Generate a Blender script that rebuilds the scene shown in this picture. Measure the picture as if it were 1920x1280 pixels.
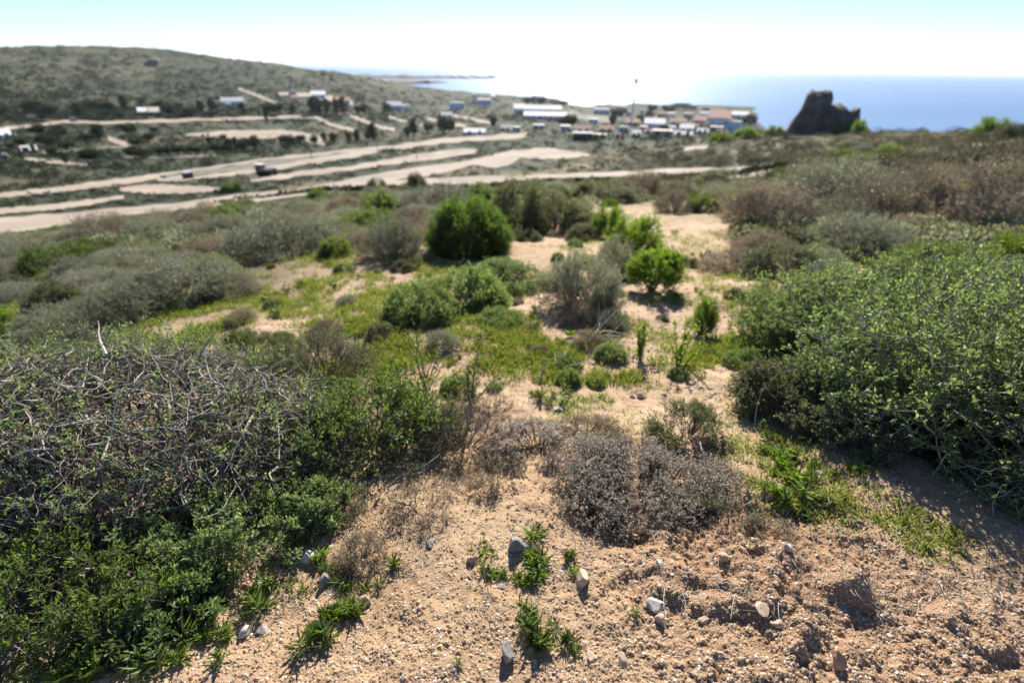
import bpy, math
import numpy as np
from mathutils import Matrix, Vector
R = math.radians
sc = bpy.context.scene
for o in list(bpy.data.objects): bpy.data.objects.remove(o)

# ------------------------------------------------------------------ camera
EYE = 1.6
F = 900.0                      # focal length in pixels of a 1920-wide picture
PITCH, ROLL = 29.85, 0.84
cam = bpy.data.cameras.new('camera')
cam.sensor_width = 36.0; cam.lens = F / 1920 * 36.0
cam.clip_start = 0.05; cam.clip_end = 90000
cam.dof.use_dof = True; cam.dof.focus_distance = 1.85; cam.dof.aperture_fstop = 1.25
co = bpy.data.objects.new('camera', cam); sc.collection.objects.link(co); sc.camera = co
RM = Matrix.Rotation(R(90 - PITCH), 3, 'X') @ Matrix.Rotation(R(ROLL), 3, 'Z')
co.matrix_world = Matrix.Translation((0, 0, EYE)) @ RM.to_4x4()
RMN = np.array(RM)

# ------------------------------------------------------------------ world, sun, exposure
SUN_AZ, SUN_EL = R(7.0), R(34.0)
w = bpy.data.worlds.new('World'); sc.world = w; w.use_nodes = True
nt = w.node_tree; nt.nodes.clear()
sky = nt.nodes.new('ShaderNodeTexSky'); sky.sky_type = 'NISHITA'; sky.sun_disc = False
sky.sun_elevation = SUN_EL; sky.sun_rotation = SUN_AZ
sky.air_density = 0.75; sky.dust_density = 0.05; sky.ozone_density = 2.0; sky.altitude = 60
bg = nt.nodes.new('ShaderNodeBackground'); bg.inputs['Strength'].default_value = 0.064
wo = nt.nodes.new('ShaderNodeOutputWorld')
wb = nt.nodes.new('ShaderNodeMix'); wb.data_type = 'RGBA'; wb.blend_type = 'MULTIPLY'; wb.inputs[0].default_value = 1; wb.inputs[7].default_value = (.90, 1.0, 1.16, 1)
nt.links.new(sky.outputs[0], wb.inputs[6]); nt.links.new(wb.outputs[2], bg.inputs[0]); nt.links.new(bg.outputs[0], wo.inputs[0])
sl = bpy.data.lights.new('sun', 'SUN'); sl.energy = 5.0; sl.angle = R(0.55); sl.color = (1.0, 0.93, 0.83)
so = bpy.data.objects.new('sun', sl); sc.collection.objects.link(so)
sd = Vector((math.sin(SUN_AZ) * math.cos(SUN_EL), math.cos(SUN_AZ) * math.cos(SUN_EL), math.sin(SUN_EL)))
so.rotation_euler = sd.to_track_quat('Z', 'Y').to_euler()
sc.view_settings.view_transform = 'Standard'; sc.view_settings.look = 'None'
sc.view_settings.exposure = 1.12; sc.view_settings.gamma = 1.0
sc.render.engine = 'CYCLES'
sc.cycles.use_denoising = True
sc.cycles.max_bounces = 6; sc.cycles.diffuse_bounces = 3; sc.cycles.glossy_bounces = 2
sc.cycles.transmission_bounces = 3; sc.cycles.volume_bounces = 0; sc.cycles.transparent_max_bounces = 4
sc.cycles.caustics_reflective = False; sc.cycles.caustics_refractive = False
sc.cycles.sample_clamp_indirect = 6

HAZE = 0.00005

# ------------------------------------------------------------------ noise
def _hash(ix, iy, seed):
    h = (ix.astype(np.int64) * 374761393 + iy.astype(np.int64) * 668265263 + seed * 974711) & 0xffffffff
    h = ((h ^ (h >> 13)) * 1274126177) & 0xffffffff
    return ((h ^ (h >> 16)) & 0xffff) / 65535.0
def vnoise(x, y, seed=0):
    ix = np.floor(x); iy = np.floor(y); fx = x - ix; fy = y - iy
    fx = fx * fx * (3 - 2 * fx); fy = fy * fy * (3 - 2 * fy)
    a = _hash(ix, iy, seed); b = _hash(ix + 1, iy, seed); c = _hash(ix, iy + 1, seed); d = _hash(ix + 1, iy + 1, seed)
    return (a * (1 - fx) + b * fx) * (1 - fy) + (c * (1 - fx) + d * fx) * fy - 0.5
def fbm(x, y, scale, octaves=4, seed=0, gain=0.5):
    s = 0; a = 1.0; f = 1.0 / scale
    for k in range(octaves):
        s = s + a * vnoise(x * f + 17.3 * k, y * f - 9.1 * k, seed + k); a *= gain; f *= 2.03
    return s
def sstep(a, b, x):
    t = np.clip((x - a) / (b - a), 0, 1); return t * t * (3 - 2 * t)

# ------------------------------------------------------------------ terrain: heights on a polar grid round the camera's foot
SEA = -60.0
def ray(u, v):
    u = np.asarray(u, float); v = np.asarray(v, float)
    d = np.stack([(u - 960) / F, -(v - 640) / F, -np.ones_like(u)], -1) @ RMN.T
    hor = np.hypot(d[..., 0], d[..., 1])
    return np.arctan2(d[..., 0], d[..., 1]), d[..., 2] / hor
def vrow(pts):
    """(u, v, r) -> azimuth, r, z ; a 4th item gives z outright"""
    az, rr, zz = [], [], []
    for p in pts:
        a, t = ray(p[0], p[1]); az.append(float(a)); rr.append(p[2])
        zz.append(p[3] if len(p) > 3 else EYE + p[2] * float(t))
    i = np.argsort(az); return np.array(az)[i], np.array(rr)[i], np.array(zz)[i]
def near_slope(az):
    return np.interp(np.degrees(az), [-180, -90, -45, 0, 14, 25, 35, 46, 80, 180], [.05, .12, .145, .143, .133, .115, .085, .06, .05, .05])
U = -64.0
ROWS = [
 [(0,440,50),(300,399,58),(600,357,70),(900,350,75),(1100,339,70),(1300,338,48),(1400,335,45),(1650,304,42),(1920,288,36)],
 [(0,412,60),(300,385,70),(600,344,85),(760,325,95),(1000,317,100),(1200,319,90),(1420,313,54),(1650,287,56),(1920,266,50)],
 [(0,377,80),(300,351,95),(600,319,115),(850,300,130),(1000,291,150),(1100,288,150),(1300,284,95),(1500,264,90),(1650,260,84),(1920,252,66)],
 [(0,352,120),(300,327,140),(600,291,170),(900,263,220),(990,256,240),(1100,264,210),(1300,264,150),(1450,247,130),(1650,247,115),(1920,243,84)],
 [(0,305,170),(300,295,190),(600,268,230),(780,251,290),(990,241,320),(1200,247,300),(1350,252,260),(1450,250,230,-20),(1650,250,230,-22),(1920,250,230,-20)],
 [(0,262,250),(300,251,270),(600,246,300),(800,236,370),(990,226,430),(1200,234,430),(1350,240,400),(1430,240,400,-45),(1550,250,400,-62),(1650,250,400,-66),(1920,250,400,-66)],
 [(0,228,360),(300,232,370),(480,229,380),(600,224,410),(720,213,500),(850,205,600),(960,200,700),(1100,206,650),(1300,214,570),(1400,224,520),(1470,224,520,-61),(1650,250,520,-70),(1920,250,520,-70)],
 [(0,165,600),(300,165,620),(480,172,560),(600,180,560),(700,188,600),(850,193,760),(960,193,900),(1100,204,800),(1300,213,700),(1400,226,620),(1470,224,620,-66),(1650,250,620,-74),(1920,250,620,-74)],
 [(-100,90,1150),(0,89,1100),(130,85,1100),(200,84,1100),(300,91,1050),(380,102,980),(460,110,930),(533,117,900),(600,128,870),(633,134,850),(700,148,850),(800,166,950),(900,180,1000),(980,188,1050),(1100,203,890),(1200,208,850),(1300,214,790),(1400,228,690),(1470,224,760,-68),(1650,250,760,-80),(1920,250,760,-80)],
 [(-100,90,2000,-80),(1920,250,2000,-80)],
]
fine = np.radians(np.arange(-72, 72.01, 0.2))
coarse1 = np.radians(np.arange(-180, -72, 1.5)); coarse2 = np.radians(np.arange(73.5, 180.1, 1.5))
AZ = np.concatenate([coarse1, fine, coarse2])
RR = np.concatenate([np.geomspace(0.25, 12, 620), np.geomspace(12, 1300, 330)[1:], np.geomspace(1300, 2000, 8)[1:]])
LR = np.log(RR)
Z = np.zeros((len(AZ), len(RR)))
ctl = []
for rw in ROWS:
    a, rr, zz = vrow(rw); ctl.append((np.interp(AZ, a, rr), np.interp(AZ, a, zz)))
for i, a in enumerate(AZ):
    s = near_slope(a)
    xs = [0.25, 4, 9, 16]; zs = [-0.25 * s, -4 * s, -9 * s, -16 * s * 1.01]
    lastr = 16
    for (cr, cz) in ctl:
        if cr[i] > lastr * 1.02: xs.append(cr[i]); zs.append(cz[i]); lastr = cr[i]
    Z[i] = np.interp(RR, xs, zs)
# smooth the joints along the radius and across azimuth
def smooth(A, n, axis):
    k = np.hanning(n + 2)[1:-1]; k /= k.sum(); pad = n // 2
    P = np.pad(A, [(pad, pad) if ax == axis else (0, 0) for ax in range(2)], mode='edge')
    return np.apply_along_axis(lambda m: np.convolve(m, k, 'valid'), axis, P)
Zs = smooth(smooth(Z, 9, 1), 11, 0)
mk = (RR > 14)[None, :]
Z = np.where(mk, Zs, Z)
GX = np.sin(AZ)[:, None] * RR[None, :]; GY = np.cos(AZ)[:, None] * RR[None, :]
RG = np.broadcast_to(RR[None, :], Z.shape)
wfar = sstep(200, 700, RG)
Z = Z + fbm(GX, GY, 2.6, 3, 5) * 0.16 * sstep(0.8, 4, RG) * (1 - sstep(40, 90, RG))
nearm = 1 - sstep(5, 11, RG)
cl = fbm(GX, GY, 0.16, 3, 11); rough_r = sstep(0.1, 0.7, GX) * (1 - sstep(1.7, 2.5, RG))
Z = Z + nearm * (fbm(GX, GY, 0.55, 3, 8) * 0.05 + fbm(GX, GY, 0.07, 3, 21) * 0.014 + np.abs(fbm(GX, GY, 0.035, 2, 23)) * .010 + rough_r * (np.maximum(cl, -0.1) * 0.12 + np.abs(fbm(GX, GY, 0.05, 3, 13)) * .03))
Z = Z + fbm(GX, GY, 60, 4, 31) * 5.0 * wfar * (RG < 1400)
Z = Z + fbm(GX, GY, 9, 3, 41) * 0.5 * sstep(60, 140, RG) * (1 - wfar)

def hf(x, y):
    x = np.asarray(x, float); y = np.asarray(y, float)
    a = np.arctan2(x, y); lr = np.log(np.clip(np.hypot(x, y), 0.26, 1990))
    ai = np.clip(np.searchsorted(AZ, a) - 1, 0, len(AZ) - 2); ri = np.clip(np.searchsorted(LR, lr) - 1, 0, len(RR) - 2)
    ta = np.clip((a - AZ[ai]) / (AZ[ai + 1] - AZ[ai]), 0, 1); tr = np.clip((np.exp(lr) - RR[ri]) / (RR[ri + 1] - RR[ri]), 0, 1)
    return (Z[ai, ri] * (1 - ta) + Z[ai + 1, ri] * ta) * (1 - tr) + (Z[ai, ri + 1] * (1 - ta) + Z[ai + 1, ri + 1] * ta) * tr
def hits(u, v, rmin=0.3):
    """first ground point seen through pixels (u, v) beyond rmin: x, y, z, ok"""
    u = np.atleast_1d(np.asarray(u, float)); v = np.atleast_1d(np.asarray(v, float))
    out = np.zeros((len(u), 3)); ok = np.zeros(len(u), bool)
    j0 = int(np.searchsorted(RR, rmin))
    for s in range(0, len(u), 3000):
        az, t = ray(u[s:s + 3000], v[s:s + 3000])
        ai = np.clip(np.searchsorted(AZ, az) - 1, 0, len(AZ) - 2); ta = ((az - AZ[ai]) / (AZ[ai + 1] - AZ[ai]))[:, None]
        zz = Z[ai, j0:] * (1 - ta) + Z[ai + 1, j0:] * ta
        diff = zz - (EYE + RR[None, j0:] * t[:, None])
        m = diff >= 0; first = m.argmax(1); good = m.any(1)
        k = np.maximum(first, 1); ar = np.arange(len(k))
        d0 = diff[ar, k - 1]; d1 = diff[ar, k]; q = np.where(first > 0, d0 / (d0 - d1 - 1e-12), 1)
        r = RR[j0 + k - 1] + (RR[j0 + k] - RR[j0 + k - 1]) * np.clip(q, 0, 1)
        x = np.sin(az) * r; y = np.cos(az) * r
        out[s:s + 3000] = np.stack([x, y, hf(x, y)], 1); ok[s:s + 3000] = good
    return out, ok
def at(u, v, rmin=0.3):
    p, ok = hits([u], [v], rmin); return p[0]
def depth(p):
    d = (np.asarray(p) - np.array([0, 0, EYE])) @ RMN; return -d[..., 2]
def pxm(p): return depth(p) / F          # metres per pixel (of the 1920 picture) at a point

# ------------------------------------------------------------------ materials
def mat(name):
    m = bpy.data.materials.new(name); m.use_nodes = True; m.node_tree.nodes.clear(); return m, m.node_tree
def nd(t, kind, **kw):
    n = t.nodes.new(kind)
    for k, v in kw.items():
        if k in n.inputs: n.inputs[k].default_value = v
        else: setattr(n, k, v)
    return n
def ramp(t, fac, stops):
    r = t.nodes.new('ShaderNodeValToRGB'); e = r.color_ramp.elements
    while len(e) < len(stops): e.new(0.5)
    for x, (p, c) in zip(e, stops): x.position = p; x.color = (c[0], c[1], c[2], 1)
    t.links.new(fac, r.inputs[0]); return r.outputs[0]
def mix(t, fac, a, b, mode='MIX'):
    m = t.nodes.new('ShaderNodeMix'); m.data_type = 'RGBA'; m.blend_type = mode
    for s, v in ((m.inputs[0], fac), (m.inputs[6], a), (m.inputs[7], b)):
        if isinstance(v, (int, float)): s.default_value = v
        elif isinstance(v, tuple): s.default_value = (v[0], v[1], v[2], 1)
        else: t.links.new(v, s)
    return m.outputs[2]
def noise(t, scale, detail=4, rough=.55, coord=None):
    n = nd(t, 'ShaderNodeTexNoise'); n.inputs['Scale'].default_value = scale; n.inputs['Detail'].default_value = detail; n.inputs['Roughness'].default_value = rough
    if coord is not None: t.links.new(coord, n.inputs['Vector'])
    return n.outputs['Fac']
def finish(t, bsdf): 
    o = t.nodes.new('ShaderNodeOutputMaterial'); t.links.new(bsdf, o.inputs[0])
def leaf_mat(name, stops, trans=0.45, gloss=0.35, rough=0.45, tint=(1.6, 1.7, .7)):
    m, t = mat(name)
    a = nd(t, 'ShaderNodeAttribute', attribute_name='tone'); oi = t.nodes.new('ShaderNodeObjectInfo')
    c = ramp(t, a.outputs['Fac'], stops)
    hs = t.nodes.new('ShaderNodeHueSaturation'); t.links.new(c, hs.inputs['Color'])
    mr = nd(t, 'ShaderNodeMapRange'); mr.inputs[3].default_value = 0.75; mr.inputs[4].default_value = 1.25
    t.links.new(oi.outputs['Random'], mr.inputs[0]); t.links.new(mr.outputs[0], hs.inputs['Value'])
    p = nd(t, 'ShaderNodeBsdfPrincipled'); p.inputs['Roughness'].default_value = rough; p.inputs['Specular IOR Level'].default_value = gloss
    t.links.new(hs.outputs[0], p.inputs['Base Color'])
    tr = t.nodes.new('ShaderNodeBsdfTranslucent')
    br = t.nodes.new('ShaderNodeMix'); br.data_type = 'RGBA'; br.blend_type = 'MULTIPLY'; br.inputs[0].default_value = 1
    t.links.new(hs.outputs[0], br.inputs[6]); br.inputs[7].default_value = tint + (1,); t.links.new(br.outputs[2], tr.inputs[0])
    ms = t.nodes.new('ShaderNodeMixShader'); ms.inputs[0].default_value = trans
    t.links.new(p.outputs[0], ms.inputs[1]); t.links.new(tr.outputs[0], ms.inputs[2]); finish(t, ms.outputs[0]); return m
def plain(name, c1, c2, scale=8, rough=.9, bump=0.0, spec=.3):
    m, t = mat(name); tc = t.nodes.new('ShaderNodeTexCoord')
    f = noise(t, scale, 5, .6, tc.outputs['Object']); c = ramp(t, f, [(.35, c1), (.65, c2)])
    p = nd(t, 'ShaderNodeBsdfPrincipled'); p.inputs['Roughness'].default_value = rough; p.inputs['Specular IOR Level'].default_value = spec
    t.links.new(c, p.inputs['Base Color'])
    if bump:
        b = nd(t, 'ShaderNodeBump'); b.inputs['Strength'].default_value = bump; t.links.new(f, b.inputs['Height']); t.links.new(b.outputs[0], p.inputs['Normal'])
    finish(t, p.outputs[0]); return m
def toned(name, stops, rough=.9, spec=.3):
    m, t = mat(name); a = nd(t, 'ShaderNodeAttribute', attribute_name='tone'); c = ramp(t, a.outputs['Fac'], stops)
    g = noise(t, 60, 3, .6, t.nodes.new('ShaderNodeTexCoord').outputs['Object']); c = mix(t, .25, c, ramp(t, g, [(.3, (.3, .3, .3)), (.7, (1, 1, 1))]), 'MULTIPLY')
    p = nd(t, 'ShaderNodeBsdfPrincipled'); p.inputs['Roughness'].default_value = rough; p.inputs['Specular IOR Level'].default_value = spec
    t.links.new(c, p.inputs['Base Color']); finish(t, p.outputs[0]); return m

M = {}
M['green']  = leaf_mat('leaf_green',  [(0, (.055, .08, .028)), (.5, (.10, .14, .045)), (1, (.19, .23, .10))], .5)
M['round']  = leaf_mat('leaf_round',  [(0, (.06, .10, .022)), (.5, (.11, .18, .04)), (1, (.20, .28, .075))], .52)
M['lime']   = leaf_mat('leaf_lime',   [(0, (.08, .13, .02)), (.5, (.14, .21, .035)), (1, (.24, .31, .07))], .5)
M['olive']  = leaf_mat('leaf_olive',  [(0, (.09, .10, .055)), (.5, (.155, .165, .095)), (1, (.24, .245, .155))], .4, tint=(1.3, 1.35, .8))
M['grey']   = leaf_mat('leaf_grey',   [(0, (.16, .18, .11)), (.5, (.26, .28, .18)), (1, (.40, .41, .29))], .35, tint=(1.2, 1.15, 1.0))
M['brown']  = leaf_mat('leaf_brown',  [(0, (.17, .145, .095)), (.5, (.27, .24, .165)), (1, (.39, .34, .25))], .35, tint=(1.25, 1.1, .9))
M['lilac']  = leaf_mat('leaf_lilac',  [(0, (.20, .20, .13)), (.4, (.40, .37, .30)), (1, (.72, .67, .58))], .45, .1, .7, (1.2, 1.1, 1.1))
M['sage']   = leaf_mat('leaf_sage',   [(0, (.08, .12, .05)), (.5, (.155, .21, .09)), (1, (.29, .35, .19))], .45, .3, .5, (1.45, 1.5, .8))
M['straw']  = leaf_mat('leaf_straw',  [(0, (.34, .28, .15)), (.5, (.23, .25, .09)), (1, (.14, .22, .05))], .45)
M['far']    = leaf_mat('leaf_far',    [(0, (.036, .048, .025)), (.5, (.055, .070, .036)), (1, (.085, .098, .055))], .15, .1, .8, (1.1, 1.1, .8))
M['ridge']  = leaf_mat('leaf_ridge',  [(0, (.07, .068, .05)), (.5, (.12, .115, .085)), (1, (.19, .18, .14))], .3, .1, .7, (1.2, 1.15, .8))
M['tree']   = leaf_mat('leaf_tree',   [(0, (.02, .03, .015)), (1, (.05, .07, .03))], .2, .1)
M['bark']   = toned('bark', [(0, (.09, .065, .055)), (.5, (.20, .16, .135)), (1, (.33, .28, .24))])
M['dead']   = toned('dead_wood', [(0, (.13, .11, .085)), (.5, (.30, .265, .21)), (1, (.62, .57, .49))], .75)
M['stone']  = toned('pebble', [(0, (.33, .22, .14)), (.45, (.48, .345, .215)), (.8, (.57, .44, .30)), (.93, (.66, .58, .50)), (1, (.74, .72, .70))], .85)
M['rockgrey'] = plain('stone_grey', (.15, .14, .135), (.34, .32, .30), 30, .85, .5)
M['rocktan'] = plain('stone_tan', (.34, .25, .18), (.52, .41, .30), 30, .9, .5)
M['rockwhite'] = plain('stone_pale', (.36, .33, .30), (.54, .50, .45), 30, .8, .4)
M['rockorange'] = plain('stone_orange', (.38, .20, .11), (.5, .30, .17), 30, .9, .5)
M['outcrop'] = plain('outcrop_rock', (.07, .058, .055), (.16, .13, .12), .7, .95, .8)
M['paint'] = plain('white_wall', (.82, .80, .77), (.88, .86, .83), .5)
M['cream'] = plain('cream_wall', (.55, .47, .36), (.66, .58, .46), .5)
M['tile'] = plain('tile_roof', (.34, .18, .14), (.44, .26, .21), .8)
M['slab'] = plain('flat_roof', (.68, .66, .63), (.78, .76, .72), .8)
M['greyroof'] = plain('grey_roof', (.36, .36, .39), (.46, .46, .48), .8)
M['bluewall'] = plain('pale_blue_wall', (.55, .62, .72), (.65, .71, .8), .5)
M['window'] = plain('window_glass', (.03, .035, .04), (.06, .07, .08), .5, .15, 0, .6)
M['door'] = plain('door_paint', (.1, .07, .05), (.14, .1, .07), .5)
M['darkmetal'] = plain('dark_metal', (.02, .022, .03), (.04, .042, .05), 1, .6)
M['olivepaint'] = plain('olive_paint', (.16, .15, .07), (.22, .2, .1), 1, .6)
M['rubber'] = plain('rubber', (.015, .015, .015), (.03, .03, .03), 3, .9)
M['mastmetal'] = plain('mast_metal', (.4, .4, .43), (.5, .5, .53), 1, .5)

# dirt of roads
def dirt(name, c1, c2, c3):
    m, t = mat(name); g = t.nodes.new('ShaderNodeTexCoord').outputs['Object']
    c = ramp(t, noise(t, .09, 6, .6, g), [(.35, c1), (.6, c2)]); c = mix(t, ramp(t, noise(t, .6, 4, .6, g), [(.5, (0, 0, 0)), (.75, (1, 1, 1))]), c, c3)
    p = nd(t, 'ShaderNodeBsdfPrincipled'); p.inputs['Roughness'].default_value = .95; t.links.new(c, p.inputs['Base Color']); finish(t, p.outputs[0]); return m
M['road'] = dirt('dirt_road', (.22, .175, .13), (.33, .27, .205), (.24, .20, .15))
M['roadveg'] = dirt('worn_dirt', (.07, .07, .045), (.17, .145, .105), (.05, .055, .035))

# ground
m, t = mat('ground'); M['ground'] = m
g = t.nodes.new('ShaderNodeTexCoord').outputs['Object']
sand = ramp(t, noise(t, 1.3, 7, .62, g), [(.3, (.33, .215, .118)), (.5, (.42, .29, .170)), (.7, (.50, .375, .24))])
sand = mix(t, .55, sand, ramp(t, noise(t, 90, 4, .7, g), [(.3, (.42, .40, .38)), (.55, (1, 1, 1))]), 'MULTIPLY')
pa = nd(t, 'ShaderNodeAttribute', attribute_name='pale'); sand = mix(t, pa.outputs['Fac'], sand, mix(t, .5, sand, (.46, .35, .255)))
pink = ramp(t, noise(t, .35, 3, .5, g), [(.45, (0, 0, 0)), (.62, (1, 1, 1))])
sand = mix(t, pink, sand, mix(t, .5, sand, (.50, .35, .24)))
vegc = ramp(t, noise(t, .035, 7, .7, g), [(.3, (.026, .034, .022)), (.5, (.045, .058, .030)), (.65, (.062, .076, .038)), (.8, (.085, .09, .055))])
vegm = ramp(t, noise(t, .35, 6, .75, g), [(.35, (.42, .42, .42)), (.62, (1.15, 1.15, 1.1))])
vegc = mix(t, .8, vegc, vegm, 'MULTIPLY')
tu = nd(t, 'ShaderNodeAttribute', attribute_name='turned'); sand = mix(t, tu.outputs['Fac'], sand, mix(t, .8, sand, (.285, .155, .085)))
lit = ramp(t, noise(t, 4.5, 6, .75, g), [(.47, (0, 0, 0)), (.66, (.75, .75, .75))]); sand = mix(t, lit, sand, (.24, .165, .11))
grassc = ramp(t, noise(t, 14, 5, .7, g), [(.35, (.13, .15, .05)), (.55, (.20, .215, .085)), (.75, (.32, .27, .17))])
av = nd(t, 'ShaderNodeAttribute', attribute_name='veg'); ag = nd(t, 'ShaderNodeAttribute', attribute_name='grass')
gm = nd(t, 'ShaderNodeMath', operation='MULTIPLY'); t.links.new(ag.outputs['Fac'], gm.inputs[0])
t.links.new(ramp(t, noise(t, 22, 5, .75, g), [(.36, (0, 0, 0)), (.6, (.85, .85, .85))]), gm.inputs[1])
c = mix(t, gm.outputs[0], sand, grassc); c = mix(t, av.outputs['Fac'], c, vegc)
p = nd(t, 'ShaderNodeBsdfPrincipled'); p.inputs['Roughness'].default_value = .97; p.inputs['Specular IOR Level'].default_value = .15
t.links.new(c, p.inputs['Base Color'])
b = nd(t, 'ShaderNodeBump'); b.inputs['Strength'].default_value = .6; b.inputs['Distance'].default_value = .01
t.links.new(noise(t, 110, 5, .7, g), b.inputs['Height']); t.links.new(b.outputs[0], p.inputs['Normal']); finish(t, p.outputs[0])
# sea
m, t = mat('sea'); M['sea'] = m
g = t.nodes.new('ShaderNodeTexCoord').outputs['Object']
p = nd(t, 'ShaderNodeBsdfPrincipled'); p.inputs['Roughness'].default_value = .26; p.inputs['IOR'].default_value = 1.33
mp = t.nodes.new('ShaderNodeMapping'); mp.inputs['Scale'].default_value = (.0005, .003, 1); t.links.new(g, mp.inputs[0])
c = ramp(t, noise(t, 1.0, 5, .6, mp.outputs[0]), [(.35, (.04, .10, .21)), (.6, (.07, .15, .28))]); t.links.new(c, p.inputs['Base Color'])
b = nd(t, 'ShaderNodeBump'); b.inputs['Strength'].default_value = .5; b.inputs['Distance'].default_value = 1.0
t.links.new(noise(t, .12, 6, .7, g), b.inputs['Height']); t.links.new(b.outputs[0], p.inputs['Normal']); finish(t, p.outputs[0])

# ------------------------------------------------------------------ mesh and object helpers
def mesh(name, V, Fq, material, tone=None, smooth=False):
    """V (n,3); Fq (m,k) int array or a list of such arrays"""
    me = bpy.data.meshes.new(name); Fs = Fq if isinstance(Fq, list) else [Fq]
    me.vertices.add(len(V)); me.vertices.foreach_set('co', np.asarray(V, np.float32).ravel())
    loops = np.concatenate([f.ravel() for f in Fs]); sizes = np.concatenate([np.full(len(f), f.shape[1]) for f in Fs])
    me.loops.add(len(loops)); me.loops.foreach_set('vertex_index', loops.astype(np.int32))
    me.polygons.add(len(sizes)); me.polygons.foreach_set('loop_start', np.concatenate([[0], np.cumsum(sizes)[:-1]]).astype(np.int32))
    if tone is not None:
        at_ = me.attributes.new('tone', 'FLOAT', 'POINT'); at_.data.foreach_set('value', np.asarray(tone, np.float32))
    me.update(calc_edges=True)
    me.polygons.foreach_set('use_smooth', np.full(len(sizes), smooth)); me.materials.append(material); return me
def link(name, data, parent=None):
    o = bpy.data.objects.new(name, data); sc.collection.objects.link(o)
    if parent is not None: o.parent = parent
    return o
def tag(o, label=None, cat=None, group=None, kind=None):
    if label: o['label'] = label
    if cat: o['category'] = cat
    if group: o['group'] = group
    if kind: o['kind'] = kind
    return o
def thing(name, label, cat, loc=(0, 0, 0), rz=0.0, group=None):
    o = link(name, None); o.location = tuple(map(float, loc)); o.rotation_euler = (0, 0, rz); return tag(o, label, cat, group)
def struct(name, me): return tag(link(name, me), kind='structure')
def dup(root, loc, rz, scale, label, group=None):
    r = root.copy(); sc.collection.objects.link(r); r.location = tuple(map(float, loc)); r.rotation_euler = (0, 0, rz); r.scale = scale
    r['label'] = label
    if group: r['group'] = group
    elif 'group' in r: del r['group']
    for ch in root.children:
        c = ch.copy(); sc.collection.objects.link(c); c.parent = r
        for g_ in ch.children:
            d = g_.copy(); sc.collection.objects.link(d); d.parent = c
    return r
def nrm(a): return a / (np.linalg.norm(a, axis=-1, keepdims=True) + 1e-9)
def tubes(P, r0, r1, sides=3):
    """P (n,K,3) polylines -> verts, quads"""
    n, K, _ = P.shape; T = np.gradient(P, axis=1); T = nrm(T)
    ref = np.where(np.abs(T[:, :1, 2:3]) > .9, np.array([1., 0, 0]), np.array([0, 0, 1.])); ref = np.broadcast_to(ref, T.shape)
    A = nrm(np.cross(T, ref)); B = np.cross(T, A)
    rad = (np.asarray(r0).reshape(-1, 1) + (np.asarray(r1).reshape(-1, 1) - np.asarray(r0).reshape(-1, 1)) * np.linspace(0, 1, K)[None]) * np.ones((n, 1))
    th = np.arange(sides) * 2 * np.pi / sides
    V = P[:, :, None] + rad[:, :, None, None] * (np.cos(th)[None, None, :, None] * A[:, :, None] + np.sin(th)[None, None, :, None] * B[:, :, None])
    V = V.reshape(-1, 3)
    i = np.arange(n)[:, None, None] * K * sides + np.arange(K - 1)[None, :, None] * sides; s = np.arange(sides)[None, None, :]; s2 = (s + 1) % sides
    Q = np.stack([i + s, i + s2, i + sides + s2, i + sides + s], -1).reshape(-1, 4)
    return V, Q
def leaves(rng, C, D, L, W, fold=.35, curl=.0):
    """diamond leaves folded along the midrib: centres C, directions D"""
    n = len(C); D = nrm(D); rnd = rng.normal(size=(n, 3)); S = nrm(np.cross(D, rnd)); N = np.cross(S, D)
    L = np.asarray(L).reshape(-1, 1); W = np.asarray(W).reshape(-1, 1)
    V = np.stack([C, C + D * L * .5 + S * W * .5 + N * W * fold, C + D * L - N * L * curl, C + D * L * .5 - S * W * .5 + N * W * fold], 1).reshape(-1, 3)
    i = np.arange(n)[:, None] * 4
    return V, np.concatenate([i + np.array([[0, 1, 2]]), i + np.array([[0, 2, 3]])])
def polyline(rng, A, D, L, K, bend, jit, up=0.0):
    """n random walks of K points from A along D, total length L"""
    n = len(A); P = np.zeros((n, K, 3)); P[:, 0] = A; d = nrm(D); L = np.asarray(L).reshape(-1, 1) * np.ones((n, 1)); bd = rng.normal(size=(n, 3)) * bend
    for k in range(1, K):
        d = nrm(d + bd / K + rng.normal(size=(n, 3)) * jit + np.array([0, 0, up / K])); P[:, k] = P[:, k - 1] + d * L / (K - 1)
    return P
def along(P, i, t):
    K = P.shape[1]; x = t * (K - 1); k = np.clip(x.astype(int), 0, K - 2); f = (x - k)[:, None]
    a = P[i, k]; b_ = P[i, k + 1]; return a * (1 - f) + b_ * f, b_ - a
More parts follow.
